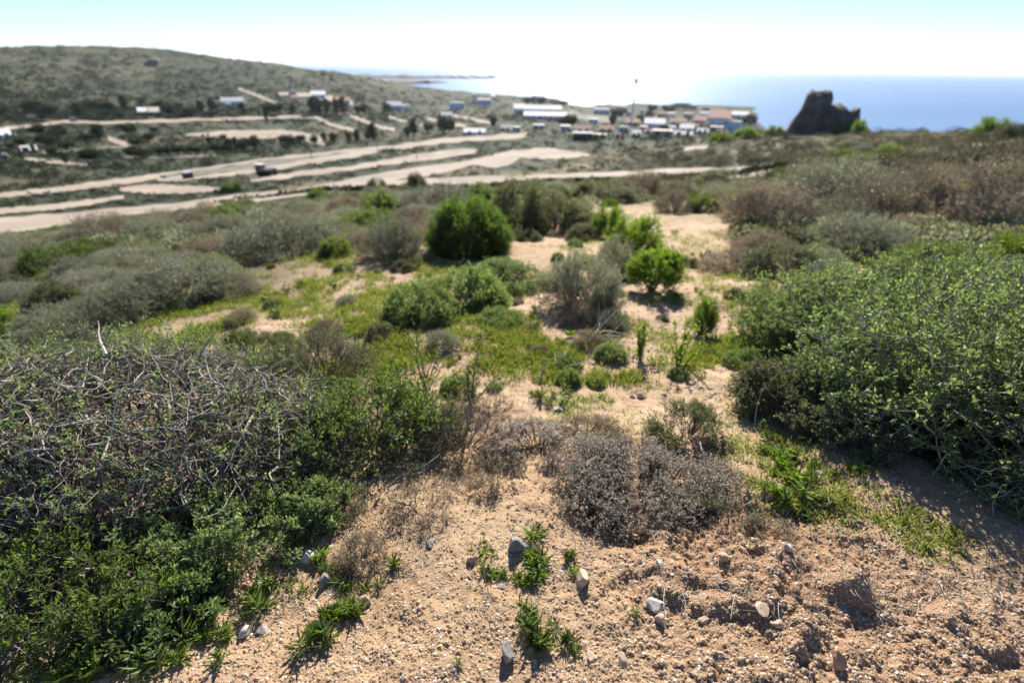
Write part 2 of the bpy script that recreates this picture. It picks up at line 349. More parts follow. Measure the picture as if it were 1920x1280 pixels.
def bush(seed, rx=.5, ry=.5, h=.6, n1=26, n2=220, n3=900, nl=7, L=.02, W=.007, leafmat='green', spread=80, l2=.3, l3=.12,
         jit=.16, thick=.007, barkmat='bark', lump=.25, upb=.5, inner=.35, leafjit=.7, base=.08, up1=.3, sides=3, tonebase=None, fold=.35, lowp=.75, clampk=1.0, ball=False, foliage='foliage', branches='branches', start=.45):
    """returns [(part name, mesh), ...] of a shrub grown from the origin"""
    rng = np.random.default_rng(seed)
    ct = 1 - rng.random(n1) ** lowp * (1 - math.cos(R(spread))); st = np.sqrt(1 - ct * ct); ph = rng.random(n1) * 2 * np.pi
    dirn = np.stack([st * np.cos(ph), st * np.sin(ph), ct], 1); tgt = dirn * np.array([rx, ry, h]) * (.72 + rng.random(n1) * .2)[:, None]
    tgt *= (1 + lump * np.sin(ph * 3 + seed)[:, None] * st[:, None] * .6)
    A = np.stack([np.cos(ph) * st * rx * base, np.sin(ph) * st * ry * base, np.full(n1, -.02)], 1)
    K = 6; tt = np.linspace(0, 1, K)[None, :, None]
    P1 = A[:, None] + (tgt - A)[:, None] * tt + np.sin(tt * np.pi) * np.array([0, 0, 1.])[None, None] * (up1 * h * .25) + rng.normal(size=(n1, K, 3)) * jit * .22 * min(rx, h) * tt
    sc_ = (rx + h) / 1.1
    i2 = rng.integers(0, n1, n2); A2, T2 = along(P1, i2, inner + (1 - inner) * rng.random(n2) ** .8)
    out = nrm(A2 / np.array([rx, ry, h]) ** 2 + 1e-6)
    P2 = polyline(rng, A2, nrm(T2) * .7 + out * .6 + rng.normal(size=(n2, 3)) * .45, l2 * sc_ * (.5 + .8 * rng.random(n2)), 5, .5, jit, upb)
    # keep twigs roughly inside the crown
    E = P2 / np.array([rx, ry, h]); e = np.linalg.norm(E, axis=2, keepdims=True)
    lim = 1.0 + lump * (vnoise(np.arctan2(E[..., 0], E[..., 1])[..., None] * 2.2 + seed, E[..., 2:3] * 3.0, seed)); P2 = np.where(e > lim, P2 * (lim / e) ** clampk, P2)
    P2[..., 2] = np.maximum(P2[..., 2], .004)
    i3 = rng.integers(0, n2, n3); A3, T3 = along(P2, i3, .25 + .75 * rng.random(n3))
    P3 = polyline(rng, A3, nrm(T3) * .7 + nrm(A3 / np.array([rx, ry, h]) ** 2) * .35 + rng.normal(size=(n3, 3)) * .5, l3 * sc_ * (.4 + .9 * rng.random(n3)), 3, .4, jit, upb)
    if ball:
        for P_ in (P1, P2, P3):
            P_[..., :2] *= np.interp(P_[..., 2:3] / h, [0, .3, .6, .85, 1.0], [.82, 1.0, 1.0, .86, .66])
    parts = []
    V1, Q1 = tubes(P1, thick, thick * .45, max(sides, 4)); V2, Q2 = tubes(P2, thick * .42, thick * .16, sides); V3, Q3 = tubes(P3, thick * .17, thick * .08, 3)
    tn = [np.repeat(rng.random(n1) * .5, K * max(sides, 4)), np.repeat(rng.random(n2) * .8, 5 * sides), np.repeat(rng.random(n3), 9)]
    Vb = np.concatenate([V1, V2, V3]); Qb = np.concatenate([Q1, Q2 + len(V1), Q3 + len(V1) + len(V2)])
    parts.append((branches, mesh(branches, Vb, Qb, M[barkmat], np.concatenate(tn))))
    if nl:
        i4 = np.repeat(np.arange(n3), nl); n4 = len(i4); A4, T4 = along(P3, i4, np.clip(start + (1 - start) * rng.random(n4), 0, 1))
        C = A4 + rng.normal(size=(n4, 3)) * L * .25
        Vl, Fl = leaves(rng, C, nrm(T4) + rng.normal(size=(n4, 3)) * leafjit, L * (.55 + .75 * rng.random(n4)), W * (.6 + .7 * rng.random(n4)), fold)
        base_t = rng.random(n3)[i4] * .45 + .25; tone = np.repeat(np.clip(base_t + rng.normal(size=n4) * .16, 0, 1), 4)
        parts.append((foliage, mesh(foliage, Vl, Fl, M[leafmat], tone)))
    return parts
def assemble(root, parts):
    for n, me in parts: link(n, me, root)
    return root

# ------------------------------------------------------------------ ground sheet
near_grass = [  # pixel ellipses of short green cover: u, v, ru, rv, strength
 (1000,660,200,60,.9),(930,690,110,45,.9),(1060,690,90,40,1),(600,530,170,50,.8),(740,520,130,40,.8),(480,560,130,40,.7),(1110,460,70,20,.7),
 (1250,480,60,20,.5),(1330,520,80,25,.5),(1400,600,60,50,.5),(1450,850,140,80,1),(1380,800,90,60,.6),(1540,900,110,50,.7),(60,700,90,60,.7),(100,450,200,40,.8),
 (1040,745,60,20,1),(700,690,120,40,.8),(1010,1040,60,50,.5),(340,1150,90,60,.6),(600,1000,120,60,.5),(1130,900,120,60,.3),(1380,430,80,18,.5),(900,620,80,30,.7),
 (560,640,90,40,.7),(300,560,260,40,.7),(60,600,120,50,.8),(880,520,220,30,.5),(1180,640,80,60,.3),(1360,700,60,60,.7),(1290,440,90,30,.5),(760,600,60,40,.4),(1240,560,60,30,.35),(1160,780,150,30,.3),(760,660,80,40,.6),(1420,560,80,50,.5),(200,560,220,60,.8),(1000,440,60,12,.6),(1290,380,60,10,.6)]
cx = []
for (u, v, ru, rv, s) in near_grass:
    pc = at(u, v); pu = at(u + ru, v); pv = at(u, v - rv * .8)
    cx.append((pc[0], pc[1], abs(pu[0] - pc[0]) + .05, abs(pv[1] - pc[1]) + .05, s))
def grass_mask(x, y):
    g_ = np.zeros(np.shape(x))
    wx = x + vnoise(x * 2.2, y * 2.2, 3) * .5; wy = y + vnoise(x * 2.2 + 40, y * 2.2, 4) * .7
    for (a, b_, rx, ry, s) in cx:
        q = ((wx - a) / rx) ** 2 + ((wy - b_) / ry) ** 2; g_ = np.maximum(g_, s * np.clip(1.4 - q, 0, 1))
    r_ = np.hypot(x, y); g_ = np.maximum(g_, .85 * sstep(2.6, 3.8, r_) * sstep(-.14, .12, fbm(x, y, 1.1, 3, 66) + .08 * (x < .5)))
    return g_ * np.clip(.45 + fbm(x, y, .5, 3, 77) * 1.8 + fbm(x, y, .13, 3, 78) * 1.6, 0, 1)
azd = np.degrees(np.arctan2(GX, GY))
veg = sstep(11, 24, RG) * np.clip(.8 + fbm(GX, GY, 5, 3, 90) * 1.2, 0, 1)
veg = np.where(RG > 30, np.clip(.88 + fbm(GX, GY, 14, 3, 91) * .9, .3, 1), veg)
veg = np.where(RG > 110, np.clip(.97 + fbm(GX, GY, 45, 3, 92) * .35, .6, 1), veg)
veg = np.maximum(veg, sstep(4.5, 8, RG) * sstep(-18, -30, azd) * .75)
grs = np.where(RG < 14, grass_mask(GX, GY), .5)
na, nr = Z.shape
idx = np.arange(na * nr).reshape(na, nr)
Q = np.stack([idx[:-1, :-1], idx[1:, :-1], idx[1:, 1:], idx[:-1, 1:]], -1).reshape(-1, 4)[:, ::-1]
V = np.stack([GX, GY, Z], -1).reshape(-1, 3)
V = np.concatenate([V, [[0, 0, Z[:, 0].mean()]]]); cap = np.stack([idx[:-1, 0], idx[1:, 0], np.full(na - 1, na * nr)], -1)
me = mesh('ground', V, [Q, cap], M['ground'], None, True)
pale = sstep(1.6, 3.2, RG) * np.clip(.85 + fbm(GX, GY, 1.5, 3, 70), 0, 1)
for nm, arr in (('veg', veg), ('grass', grs), ('pale', pale), ('turned', rough_r * np.clip(.7 + fbm(GX, GY, .6, 3, 71), 0, .9))):
    a_ = me.attributes.new(nm, 'FLOAT', 'POINT'); a_.data.foreach_set('value', np.concatenate([arr.ravel(), [0]]).astype(np.float32))
struct('ground', me)

# sea disc
rs = np.concatenate([[300], np.geomspace(380, 26000, 40)]); aa = np.radians(np.arange(0, 360, 3.0))
V = np.stack([np.outer(np.sin(aa), rs), np.outer(np.cos(aa), rs), np.full((len(aa), len(rs)), SEA)], -1)
ii = np.arange(len(aa) * len(rs)).reshape(len(aa), len(rs)); j = np.roll(ii, -1, 0)
Q = np.stack([ii[:, :-1], ii[:, 1:], j[:, 1:], j[:, :-1]], -1).reshape(-1, 4)
struct('sea', mesh('sea', V.reshape(-1, 3), Q, M['sea']))

# far spit of land closing the bay, and its breakwater
def landstrip(name, pts, width, height, material):
    P = []
    for (u, v) in pts:
        az, tt = ray(u, v); r = (SEA - EYE) / float(tt); P.append((math.sin(az) * r, math.cos(az) * r))
    P = np.array(P); n = 60; s = np.linspace(0, len(P) - 1, n); X = np.interp(s, range(len(P)), P[:, 0]); Y = np.interp(s, range(len(P)), P[:, 1])
    rng = np.random.default_rng(5); T = nrm(np.stack([np.gradient(X), np.gradient(Y)], 1)); N = np.stack([-T[:, 1], T[:, 0]], 1)
    prof = [(-1, -3), (-.8, .5), (-.3, .8), (.3, 1), (.8, .5), (1, -3)]; V = []
    for k in range(n):
        ww = width * (.7 + .6 * rng.random()) * min(1, (k + 1) / 6, (n - k) / 6); hh = height * (.6 + .8 * rng.random())
        for a, b_ in prof: V.append((X[k] + N[k, 0] * a * ww, Y[k] + N[k, 1] * a * ww, SEA + (b_ * hh if b_ > 0 else b_)))
    V = np.array(V); i = np.arange(n * 6).reshape(n, 6); Q = np.stack([i[:-1, :-1], i[1:, :-1], i[1:, 1:], i[:-1, 1:]], -1).reshape(-1, 4)
    return struct(name, mesh(name, V, Q, material))
M['farland'] = plain('far_land', (.08, .085, .075), (.16, .15, .13), .01)
landstrip('spit', [(600, 142), (700, 145), (780, 146.5), (860, 147), (928, 147)], 60, 12, M['farland'])
landstrip('far_shore', [(560, 150), (660, 151), (740, 154), (800, 157)], 140, 9, M['farland'])

# ------------------------------------------------------------------ dirt roads and bare pads, draped on the ground
ROADS = []
def strip(name, top, bot, rmin, material='road', n=70, k=5, lift=.0012):
    ROADS.append((top, bot)); top = np.array(top, float); bot = np.array(bot, float); s = np.linspace(0, 1, n)
    def res(p):
        q = (p[:, 0] - p[0, 0]) / (p[-1, 0] - p[0, 0]); return np.interp(s, q, p[:, 0]), np.interp(s, q, p[:, 1])
    tu, tv = res(top); bu, bv = res(bot); V = []
    for w_ in np.linspace(0, 1, k):
        e = vnoise(s * 31 + 5 * w_, s * 0 + w_ * 7, int(top[0, 0])) * 3.2
        V.append(hits(tu * (1 - w_) + bu * w_, tv * (1 - w_) + bv * w_ + e * (w_ in (0, 1)), rmin)[0])
    V = np.stack(V, 1); r = np.hypot(V[..., 0], V[..., 1]); V[..., 2] += r * lift + .03
    i = np.arange(n * k).reshape(n, k); Q = np.stack([i[:-1, :-1], i[1:, :-1], i[1:, 1:], i[:-1, 1:]], -1).reshape(-1, 4)
    return struct(name, mesh(name, V.reshape(-1, 3), Q, M[material], None, True))
def band(name, pts, th, rmin, material='road'):
    p = np.array(pts, float); return strip(name, p - [0, th / 2], p + [0, th / 2], rmin, material, 40, 3)
strip('dirt_road', [(-80,421),(0,411),(200,394),(330,382),(440,366),(560,356),(677,333),(760,318),(843,308),(887,300)],
      [(-80,455),(0,441),(130,424),(250,406),(330,398),(480,382),(560,369),(640,360),(700,352),(747,338),(800,332),(847,322),(890,309)], 30)
strip('bare_pad', [(884,301),(960,283),(1027,278),(1107,290)], [(884,309),(920,317),(953,313),(977,298),(1043,300),(1107,293)], 60)
strip('dirt_road', [(700,342),(800,337),(893,333),(993,330),(1067,327),(1193,323),(1262,318),(1373,316),(1433,314),(1501,306)],
      [(700,356),(740,356),(803,353),(910,347),(987,338),(1067,335),(1193,333),(1296,338),(1399,338),(1442,329),(1501,316)], 30, lift=.0016)
strip('dirt_road', [(-60,400),(0,393),(130,381),(233,368)], [(-60,411),(0,404),(130,392),(233,375)], 50)
strip('bare_pad', [(225,352),(290,347),(350,350),(420,354)], [(225,360),(290,366),(350,364),(420,359)], 50)
strip('dirt_road', [(-60,372),(0,364),(100,353),(200,340),(300,327)], [(-60,382),(0,374),(100,363),(233,348),(300,337)], 60)
strip('dirt_road', [(296,336),(370,331),(480,318),(560,303),(660,287),(707,278)], [(296,343),(370,338),(480,327),(560,313),(660,298),(707,287)], 60)
strip('worn_verge', [(310,331),(400,318),(500,303),(633,289),(700,279)], [(310,337),(400,327),(500,316),(633,291),(700,281)], 60, 'roadveg', lift=.0008)
strip('dirt_road', [(470,338),(560,323),(660,312),(740,298),(843,281),(897,280)], [(470,345),(560,333),(660,321),(747,309),(820,300),(893,288)], 60)
strip('dirt_road', [(300,327),(400,313),(500,298),(633,283),(740,274),(827,261),(893,257),(987,251)], [(300,331),(400,318),(500,303),(633,289),(740,282),(840,270),(893,266),(987,260)], 90)
band('dirt_road', [(0,243),(60,238),(120,231),(200,232),(300,229),(450,224),(590,220)], 6, 200)
strip('bare_pad', [(350,253),(400,248),(470,246),(530,245),(570,250),(600,258),(609,268)], [(350,256),(400,259),(470,263),(530,261),(560,263),(585,270),(609,275)], 180)
for pts, th in (([(587,220),(610,230),(635,240),(667,246)], 6), ([(657,220),(691,231),(715,241),(740,244)], 6), ([(728,221),(758,229),(796,240)], 5),
                ([(796,223),(833,231),(873,238)], 5), ([(849,219),(885,225),(919,232)], 5)): band('side_street', pts, th, 200)
band('dirt_track', [(203,261),(225,268),(247,278)], 10, 150)
band('dirt_track', [(80,288),(160,281),(240,277)], 4, 150, 'roadveg')
band('dirt_track', [(46,300),(100,306),(164,309)], 6, 120)
band('dirt_track', [(235,298),(320,296),(405,293)], 5, 120, 'roadveg')
band('dirt_track', [(447,168),(480,180),(520,197)], 6, 300)
band('bare_pad', [(586,182),(620,186),(662,196)], 9, 300)
band('bare_pad', [(520,177),(560,179),(590,180)], 7, 300)
band('dirt_track', [(1775,285),(1869,273),(1925,264)], 11, 12)
band('bare_pad', [(1283,281),(1305,279),(1328,277)], 7, 30)
band('bare_pad', [(1065,214),(1100,222),(1150,228)], 12, 300, 'roadveg')


# ------------------------------------------------------------------ labels that point to one thing by its nearest landmark
def pix(p):
    d = (np.asarray(p, float) - np.array([0, 0, EYE])) @ RMN; return 960 - F * d[0] / d[2], 640 + F * d[1] / d[2]
used_labels = set()
def point_out(what, u, v, marks, sizes=('',)):
    order = sorted(marks, key=lambda q: math.hypot((q[0] - u), (q[1] - v) * 1.6))[:9]
    for md, sz in [(0, s_) for s_ in sizes] + [(1, s_) for s_ in sizes]:
        for q in order:
            dx, dy = u - q[0], (v - q[1]) * 1.6; far_ = math.hypot(dx, dy)
            if md == 0: w_ = ('left of' if dx < 0 else 'right of') if abs(dx) > abs(dy) else ('behind' if dy < 0 else 'in front of')
            else: w_ = ('behind' if dy < 0 else 'in front') + ' and to the ' + ('left of' if dx < 0 else 'right of')
            near_ = 'just ' if far_ < 60 else '' if far_ < 150 else 'some way '
            lab = ' '.join((sz + ' ' + what + ' ' + near_ + w_ + ' the ' + q[2]).split())
            if lab not in used_labels and len(lab.split()) <= 16: used_labels.add(lab); return lab
    return None
MARKS = [(880,430,'round bright green shrub'),(740,460,'grey domed shrub'),(545,440,'wide grey brush'),(350,520,'largest grey shrub on the left'),(110,555,'dark domed bush at far left'),
 (110,510,'bright green cushion'),(230,418,'dark bush by the main dirt road'),(780,345,'dark bush on the road junction'),(1085,530,'silvery grey shrub'),(1186,450,'line of bright green bushes'),
 (1265,380,'head of the sandy path'),(1440,400,'large brown twiggy bush'),(1600,440,'soft grey bush above the thicket'),(1700,370,'pinkish brown bush'),(1840,380,'brown bush by the right edge'),
 (1545,215,'big split rock'),(1869,275,'trail on the right ridge'),(1370,325,'right end of the dirt road'),(1740,295,'grey domed bush on the ridge'),(1700,300,'bright low bush on the ridge'),
 (1100,330,'thin stretch of dirt road'),(960,400,'dark olive bush'),(450,385,'dark bush above the wide brush'),(0,440,'dirt road at the left edge'),(1305,278,'small bare patch on the ridge'),(1900,470,'vivid green bush at the right edge')]
# ------------------------------------------------------------------ shrubs: kinds, grown once and copied
KIND = {
 'round': dict(rx=.5, ry=.5, h=.62, n1=260, n2=1900, n3=6000, nl=6, L=.034, W=.009, leafmat='round', spread=100, l2=.13, l3=.07, lump=.03, leafjit=.7, thick=.006, inner=.6, lowp=.8, upb=.1, up1=.1, ball=True),
 'lime':  dict(rx=.45, ry=.45, h=.55, n1=34, n2=260, n3=1200, nl=8, L=.046, W=.010, leafmat='lime', spread=86, l2=.26, l3=.12, lump=.45, clampk=.6, leafjit=.55, upb=.9, thick=.010),
 'olive': dict(rx=.5, ry=.5, h=.45, n1=90, n2=560, n3=2300, nl=6, L=.030, W=.013, leafmat='olive', spread=92, l2=.2, l3=.11, lump=.2, upb=.3, base=.3),
 'green': dict(rx=.5, ry=.5, h=.40, n1=90, n2=560, n3=2300, nl=6, L=.030, W=.012, leafmat='green', spread=92, l2=.2, l3=.11, lump=.2, upb=.3, base=.3),
 'grey':  dict(rx=.5, ry=.5, h=.42, n1=90, n2=640, n3=2600, nl=8, L=.026, W=.007, leafmat='grey', spread=90, l2=.27, l3=.15, lump=.35, clampk=.7, upb=.7, barkmat='dead', thick=.005, base=.25),
 'brown': dict(rx=.5, ry=.5, h=.38, n1=90, n2=640, n3=2800, nl=5, L=.022, W=.007, leafmat='brown', spread=90, l2=.26, l3=.14, lump=.4, clampk=.7, upb=.4, barkmat='dead', thick=.005, base=.25),
 'low':   dict(rx=.5, ry=.5, h=.22, n1=110, n2=620, n3=2600, nl=6, L=.026, W=.010, leafmat='sage', spread=93, l2=.2, l3=.09, lump=.3, upb=.15, base=.6, inner=.15),
}
protos = {}
def proto(kind, i):
    key = (kind, i)
    if key not in protos:
        r = thing('shrub', 'shrub', 'shrub'); assemble(r, bush(100 * i + sum(map(ord, kind)), **KIND[kind])); protos[key] = [r, False]
    return protos[key]
rngp = np.random.default_rng(77)
placed = []
def put_shrub(kind, p, wd, ht, label, group=None, name=None):
    pr = proto(kind, int(rngp.integers(0, 2))); k = KIND[kind]
    s = (wd / (2 * k['rx']), wd / (2 * k['ry']) * (.85 + .3 * rngp.random()), ht / k['h']); rz = rngp.random() * 6.28
    if not pr[1]:
        r = pr[0]; pr[1] = True; r.location = tuple(map(float, p)); r.rotation_euler = (0, 0, rz); r.scale = s; r['label'] = label
        if group: r['group'] = group
    else: r = dup(pr[0], p, rz, s, label, group)
    placed.append((p[0], p[1], wd * .5)); return r
def shrub_px(kind, u, vb, wp, hp, label, rmin=.3, group=None):
    """a shrub whose picture is wp x hp pixels, its visible foot at (u, vb)"""
    p = at(u, vb, rmin); m = pxm(p); wd = wp * m; dp_ = math.atan2(EYE - p[2], math.hypot(p[0], p[1])); ht = max(.45 * hp * m, (hp * m - .42 * wd * math.sin(dp_)) / math.cos(dp_))
    a = math.atan2(p[0], p[1]); r = math.hypot(p[0], p[1]) + wd * .32
    x, y = math.sin(a) * r, math.cos(a) * r; p2 = np.array([x, y, float(hf(x, y))]); m2 = pxm(p2)
    return put_shrub(kind, p2 - [0, 0, .02], wp * m2, max(.15, ht * m2 / m) , label, group)

SH = [
 ('round', 880, 484, 158, 122, 'dense round bright green shrub standing alone in the middle of the clearing'),
 ('olive', 968, 440, 120, 100, 'dark olive rounded bush right behind the round bright green shrub'),
 ('olive', 1040, 436, 110, 70, 'paler olive bush behind and right of the round green shrub'),
 ('grey', 740, 492, 125, 80, 'grey dry domed shrub just left of the round green shrub'),
 ('grey', 545, 480, 190, 78, 'wide grey brush of upright dry stems left of the bright green tuft'),
 ('green', 632, 482, 65, 38, 'small dark green bush between the wide brush and the grey dome'),
 ('lime', 655, 452, 34, 28, 'tiny lime green tuft on top of the small dark green bush'),
 ('green', 700, 432, 110, 46, 'dark green mound behind the grey domed shrub'),
 ('grey', 1085, 590, 150, 110, 'silvery grey dry shrub at the centre of the clearing below the green bushes'),
 ('grey', 1150, 520, 90, 70, 'grey dry shrub leaning behind the green bush with a bare trunk'),
 ('lime', 1140, 446, 66, 56, 'small bright green bush, farthest of the line of green bushes'),
 ('lime', 1186, 494, 112, 86, 'bright green bush in the middle of the line of green bushes'),
 ('low', 950, 550, 190, 64, 'low green shrub joining the spreading shrub and the silvery grey shrub'),
 ('low', 790, 612, 165, 84, 'low spreading green shrub with its left half on bare gravel'),
 ('low', 875, 585, 160, 84, 'low spreading green shrub in the middle of the clearing'),
 ('low', 935, 618, 100, 30, 'small brownish green mat right below the spreading shrub'),
 ('lime', 1313, 632, 50, 70, 'upright bright green broom of leaves right of the sapling'),
 ('olive', 110, 585, 95, 62, 'dark green domed bush at the far left of the slope'),
 ('lime', 110, 522, 62, 22, 'bright green cushion above the dark domed bush on the left'),
 ('lime', 8, 640, 90, 60, 'bright green bush cut off by the left edge of the photo'),
 ('grey', 350, 565, 200, 88, 'largest grey dry shrub on the left slope'),
 ('grey', 240, 600, 140, 70, 'grey brown brush in front of the largest grey shrub'),
 ('brown', 440, 560, 120, 46, 'brown dry low brush right of the largest grey shrub'),
 ('olive', 110, 690, 200, 85, 'grey green loose shrub behind the pile of dead branches on the left'),
 ('grey', 130, 640, 150, 70, 'thin grey shrub left of the small bare patch behind the dead branches'),
 ('green', 50, 745, 120, 50, 'green low bush at the left edge behind the dead branches'),
 ('grey', 45, 500, 120, 50, 'grey shrub at the left edge above the bright green cushion'),
 ('brown', 1370, 510, 110, 42, 'low grey purple brush right of the sandy path'),
 ('olive', 1290, 500, 40, 20, 'small green tuft on the sandy path'),
 ('lime', 1100, 500, 45, 22, 'tiny green tuft on the pale ground above the silvery shrub'),
 ('brown', 1440, 440, 190, 95, 'large brown twiggy bush right of the sandy path'),
 ('grey', 1560, 410, 230, 100, 'broad grey bush behind the brown twiggy bush'),
 ('brown', 1700, 420, 230, 100, 'broad pinkish brown bush above the big green thicket'),
 ('brown', 1840, 440, 220, 120, 'broad brown bush by the right edge above the big green thicket'),
 ('grey', 1600, 480, 160, 70, 'soft grey bush right behind the top of the big green thicket'),
 ('lime', 1905, 500, 90, 75, 'vivid green bush at the right edge above the big green thicket'),
 ('brown', 1265, 400, 80, 40, 'dark brown bush at the head of the sandy path'),
 ('green', 1318, 398, 66, 34, 'dark green bush right of the dark brown bush at the head of the path'),
 ('brown', 1200, 372, 90, 50, 'reddish brown bush beyond the head of the sandy path'),
 ('olive', 1120, 378, 110, 44, 'grey olive bush beyond the line of green bushes'),
 ('green', 1142, 388, 36, 18, 'small green tuft beyond the line of green bushes'),
 ('olive', 1350, 350, 90, 34, 'olive bush just below the right end of the dirt road'),
 ('green', 1700, 315, 120, 30, 'bright green low bush under the trail on the right ridge'),
 ('grey', 1740, 312, 80, 30, 'grey domed bush beside the green low bush on the right ridge'),
 ('olive', 1885, 268, 60, 34, 'dark round bush beside the trail at the right edge'),
 ('lime', 1850, 262, 60, 34, 'tall green bush on the skyline near the right edge'),
 ('olive', 1900, 380, 160, 70, 'olive bush at the right edge below the trail'),
 ('olive', 780, 356, 44, 32, 'dark round bush standing on the dirt road junction'),
 ('olive', 708, 364, 46, 30, 'dark bush below the dirt road junction'),
 ('green', 437, 361, 40, 22, 'green bush between the two dirt roads on the left'),
 ('green', 230, 425, 80, 26, 'dark green bush at the lower kerb of the main dirt road on the left'),
 ('green', 120, 440, 70, 22, 'dark green bush at the lower kerb of the main dirt road nearest the left edge'),
 ('green', 450, 392, 60, 22, 'dark green bush by the lower kerb of the main road above the wide brush'),
 ('lime', 600, 378, 50, 24, 'light green bush below the main dirt road'),
 ('olive', 1405, 445, 70, 40, 'olive tuft in front of the large brown twiggy bush'),
 ('grey', 820, 400, 150, 54, 'grey green mound behind the round green shrub to its left'),
]
for k, u, vb, wp, hp, lab in SH: shrub_px(k, u, vb, wp, hp, lab, 25 if vb < 365 and u < 1000 and vb > 350 and 'road' in lab else .3)

# hero shrubs near the camera, each grown for its place
def hero(name, label, u, v, cat='shrub', dz=-.02, rz=0, **kw):
    p = at(u, v); r = thing(name, label, cat, p + [0, 0, dz], rz); 
    assemble(r, bush(**kw)); placed.append((p[0], p[1], kw['rx'])); return r
# pile of dead branches overgrown with green leaves
rt = hero('woody_shrub', 'large sprawling shrub of tangled grey dead branches overgrown with small green leaves', 235, 880, seed=3, rx=1.34, ry=.86, h=.60, n1=170, n2=1900, n3=4200, nl=6,
     L=.024, W=.011, leafmat='sage', spread=88, l2=.38, l3=.12, lump=.15, thick=.011, jit=.3, upb=.1, inner=.2, barkmat='bark', base=.55, start=.72)
rng = np.random.default_rng(9)
n = 2600; ph = rng.random(n) * 6.28; q = rng.random(n) ** .5
A = np.stack([np.cos(ph) * q * 1.25, np.sin(ph) * q * .80, .64 * np.sqrt(np.clip(1 - q * q * .95, 0, 1)) * (.74 + .36 * rng.random(n) ** .7)], 1)
D = rng.normal(size=(n, 3)) * [1, .8, .25] + [0.25, 0, 0.05]
P = polyline(rng, A, D, .07 + .30 * rng.random(n) ** 2.4, 8, .5, .19); P[..., 2] = np.maximum(P[..., 2], .02)
V, Qd = tubes(P, .0020 + .0062 * rng.random(n) ** 2.4, .0011, 5); link('dead_branches', mesh('dead_branches', V, Qd, M['dead'], np.repeat(.15 + .85 * rng.random(n) ** 1.3, 40)), rt)
hero('leafy_shrub', 'bright green leafy shrub touching the right end of the dead branch tangle', 700, 830, seed=14, rx=.44, ry=.40, h=.34, n1=60, n2=420, n3=1900, nl=8, L=.025, W=.010,
     leafmat='green', spread=86, l2=.36, l3=.13, lump=.5, start=.4, clampk=.6, thick=.006, jit=.2)
hero('twiggy_shrub', 'thin purplish grey twiggy shrub rising behind the green leafy shrub', 610, 735, seed=15, rx=.5, ry=.35, h=.42, n1=50, n2=500, n3=2600, nl=4, L=.016, W=.006,
     leafmat='olive', spread=75, l2=.3, l3=.14, upb=1.1, thick=.005, barkmat='bark')
hero('leafy_shrub', 'dark green leafy shrub filling the bottom left corner in shade', 90, 1160, seed=21, rx=.56, ry=.30, h=.20, n1=70, n2=380, n3=1050, nl=9, L=.028, W=.010,
     leafmat='green', spread=88, l2=.34, l3=.13, lump=.5, start=.5, clampk=.6, thick=.006, jit=.22)
hero('leafy_shrub', 'green leafy shrub with small round leaves in front of the tangle of dead branches', 400, 1040, seed=22, rx=.42, ry=.24, h=.17, n1=44, n2=220, n3=700, nl=9, L=.024, W=.011,
     leafmat='sage', spread=88, l2=.34, l3=.12, lump=.5, start=.5, clampk=.6, thick=.005)
hero('leafy_shrub', 'low green shrub at the gravel edge right of the bottom left corner', 300, 1150, seed=23, rx=.28, ry=.2, h=.12, n1=34, n2=260, n3=1300, nl=8, L=.028, W=.010,
     leafmat='sage', spread=88, l2=.24, l3=.10, lump=.4, thick=.004)
hero('leafy_shrub', 'small pale green shrub at the foot of the dead branches beside bare soil', 575, 965, seed=24, rx=.24, ry=.16, h=.16, n1=26, n2=200, n3=800, nl=7, L=.024, W=.010,
     leafmat='sage', spread=86, l2=.26, l3=.11, lump=.35, thick=.004)
hero('dry_herb', 'small reddish brown dry herb cushion among green weeds on the gravel', 680, 1045, 'plant', seed=31, rx=.115, ry=.09, h=.11, n1=26, n2=240, n3=1200, nl=4, L=.007, W=.004,
     leafmat='brown', spread=86, l2=.3, l3=.14, lump=.2, thick=.0016, barkmat='bark')
hero('dry_shrub', 'dry purplish twiggy shrub between the green shrub and the lilac grey mat', 870, 840, seed=32, rx=.36, ry=.24, h=.24, n1=34, n2=300, n3=1300, nl=1, L=.012, W=.005,
     leafmat='brown', spread=80, l2=.38, l3=.2, lump=.3, thick=.004, barkmat='bark', upb=.8)
hero('mat_shrub', 'dense lilac grey mat shrub in the middle foreground', 1205, 925, seed=33, rx=.58, ry=.36, h=.125, n1=120, n2=900, n3=4600, nl=9, L=.013, W=.007,
     leafmat='lilac', spread=88, l2=.24, l3=.10, lump=.5, clampk=.7, thick=.004, upb=.8, leafjit=.9, start=.2)
hero('mat_shrub', 'smaller lilac and green mat shrub left of the dense lilac grey mat', 1010, 850, seed=34, rx=.34, ry=.2, h=.15, n1=40, n2=320, n3=1600, nl=8, L=.012, W=.006,
     leafmat='lilac', spread=86, l2=.26, l3=.11, lump=.3, thick=.003, upb=1.2)
hero('mat_shrub', 'sparse grey green shrub behind the dense lilac grey mat', 1290, 820, seed=35, rx=.26, ry=.20, h=.20, n1=34, n2=240, n3=1100, nl=7, L=.014, W=.006,
     leafmat='olive', spread=80, l2=.28, l3=.13, lump=.3, thick=.003, upb=1.1)
hero('dry_shrub', 'flat brown dry shrub on the soil just behind the lilac mats', 1100, 815, seed=36, rx=.32, ry=.14, h=.09, n1=34, n2=240, n3=1000, nl=4, L=.011, W=.005,
     leafmat='brown', spread=88, l2=.3, l3=.12, lump=.3, thick=.003)
TK = dict(nl=8, W=.015, barkmat='dead', leafmat='sage', spread=88, l3=.13, lump=.55, clampk=.45, jit=.22, start=.45, inner=.35, upb=.45)
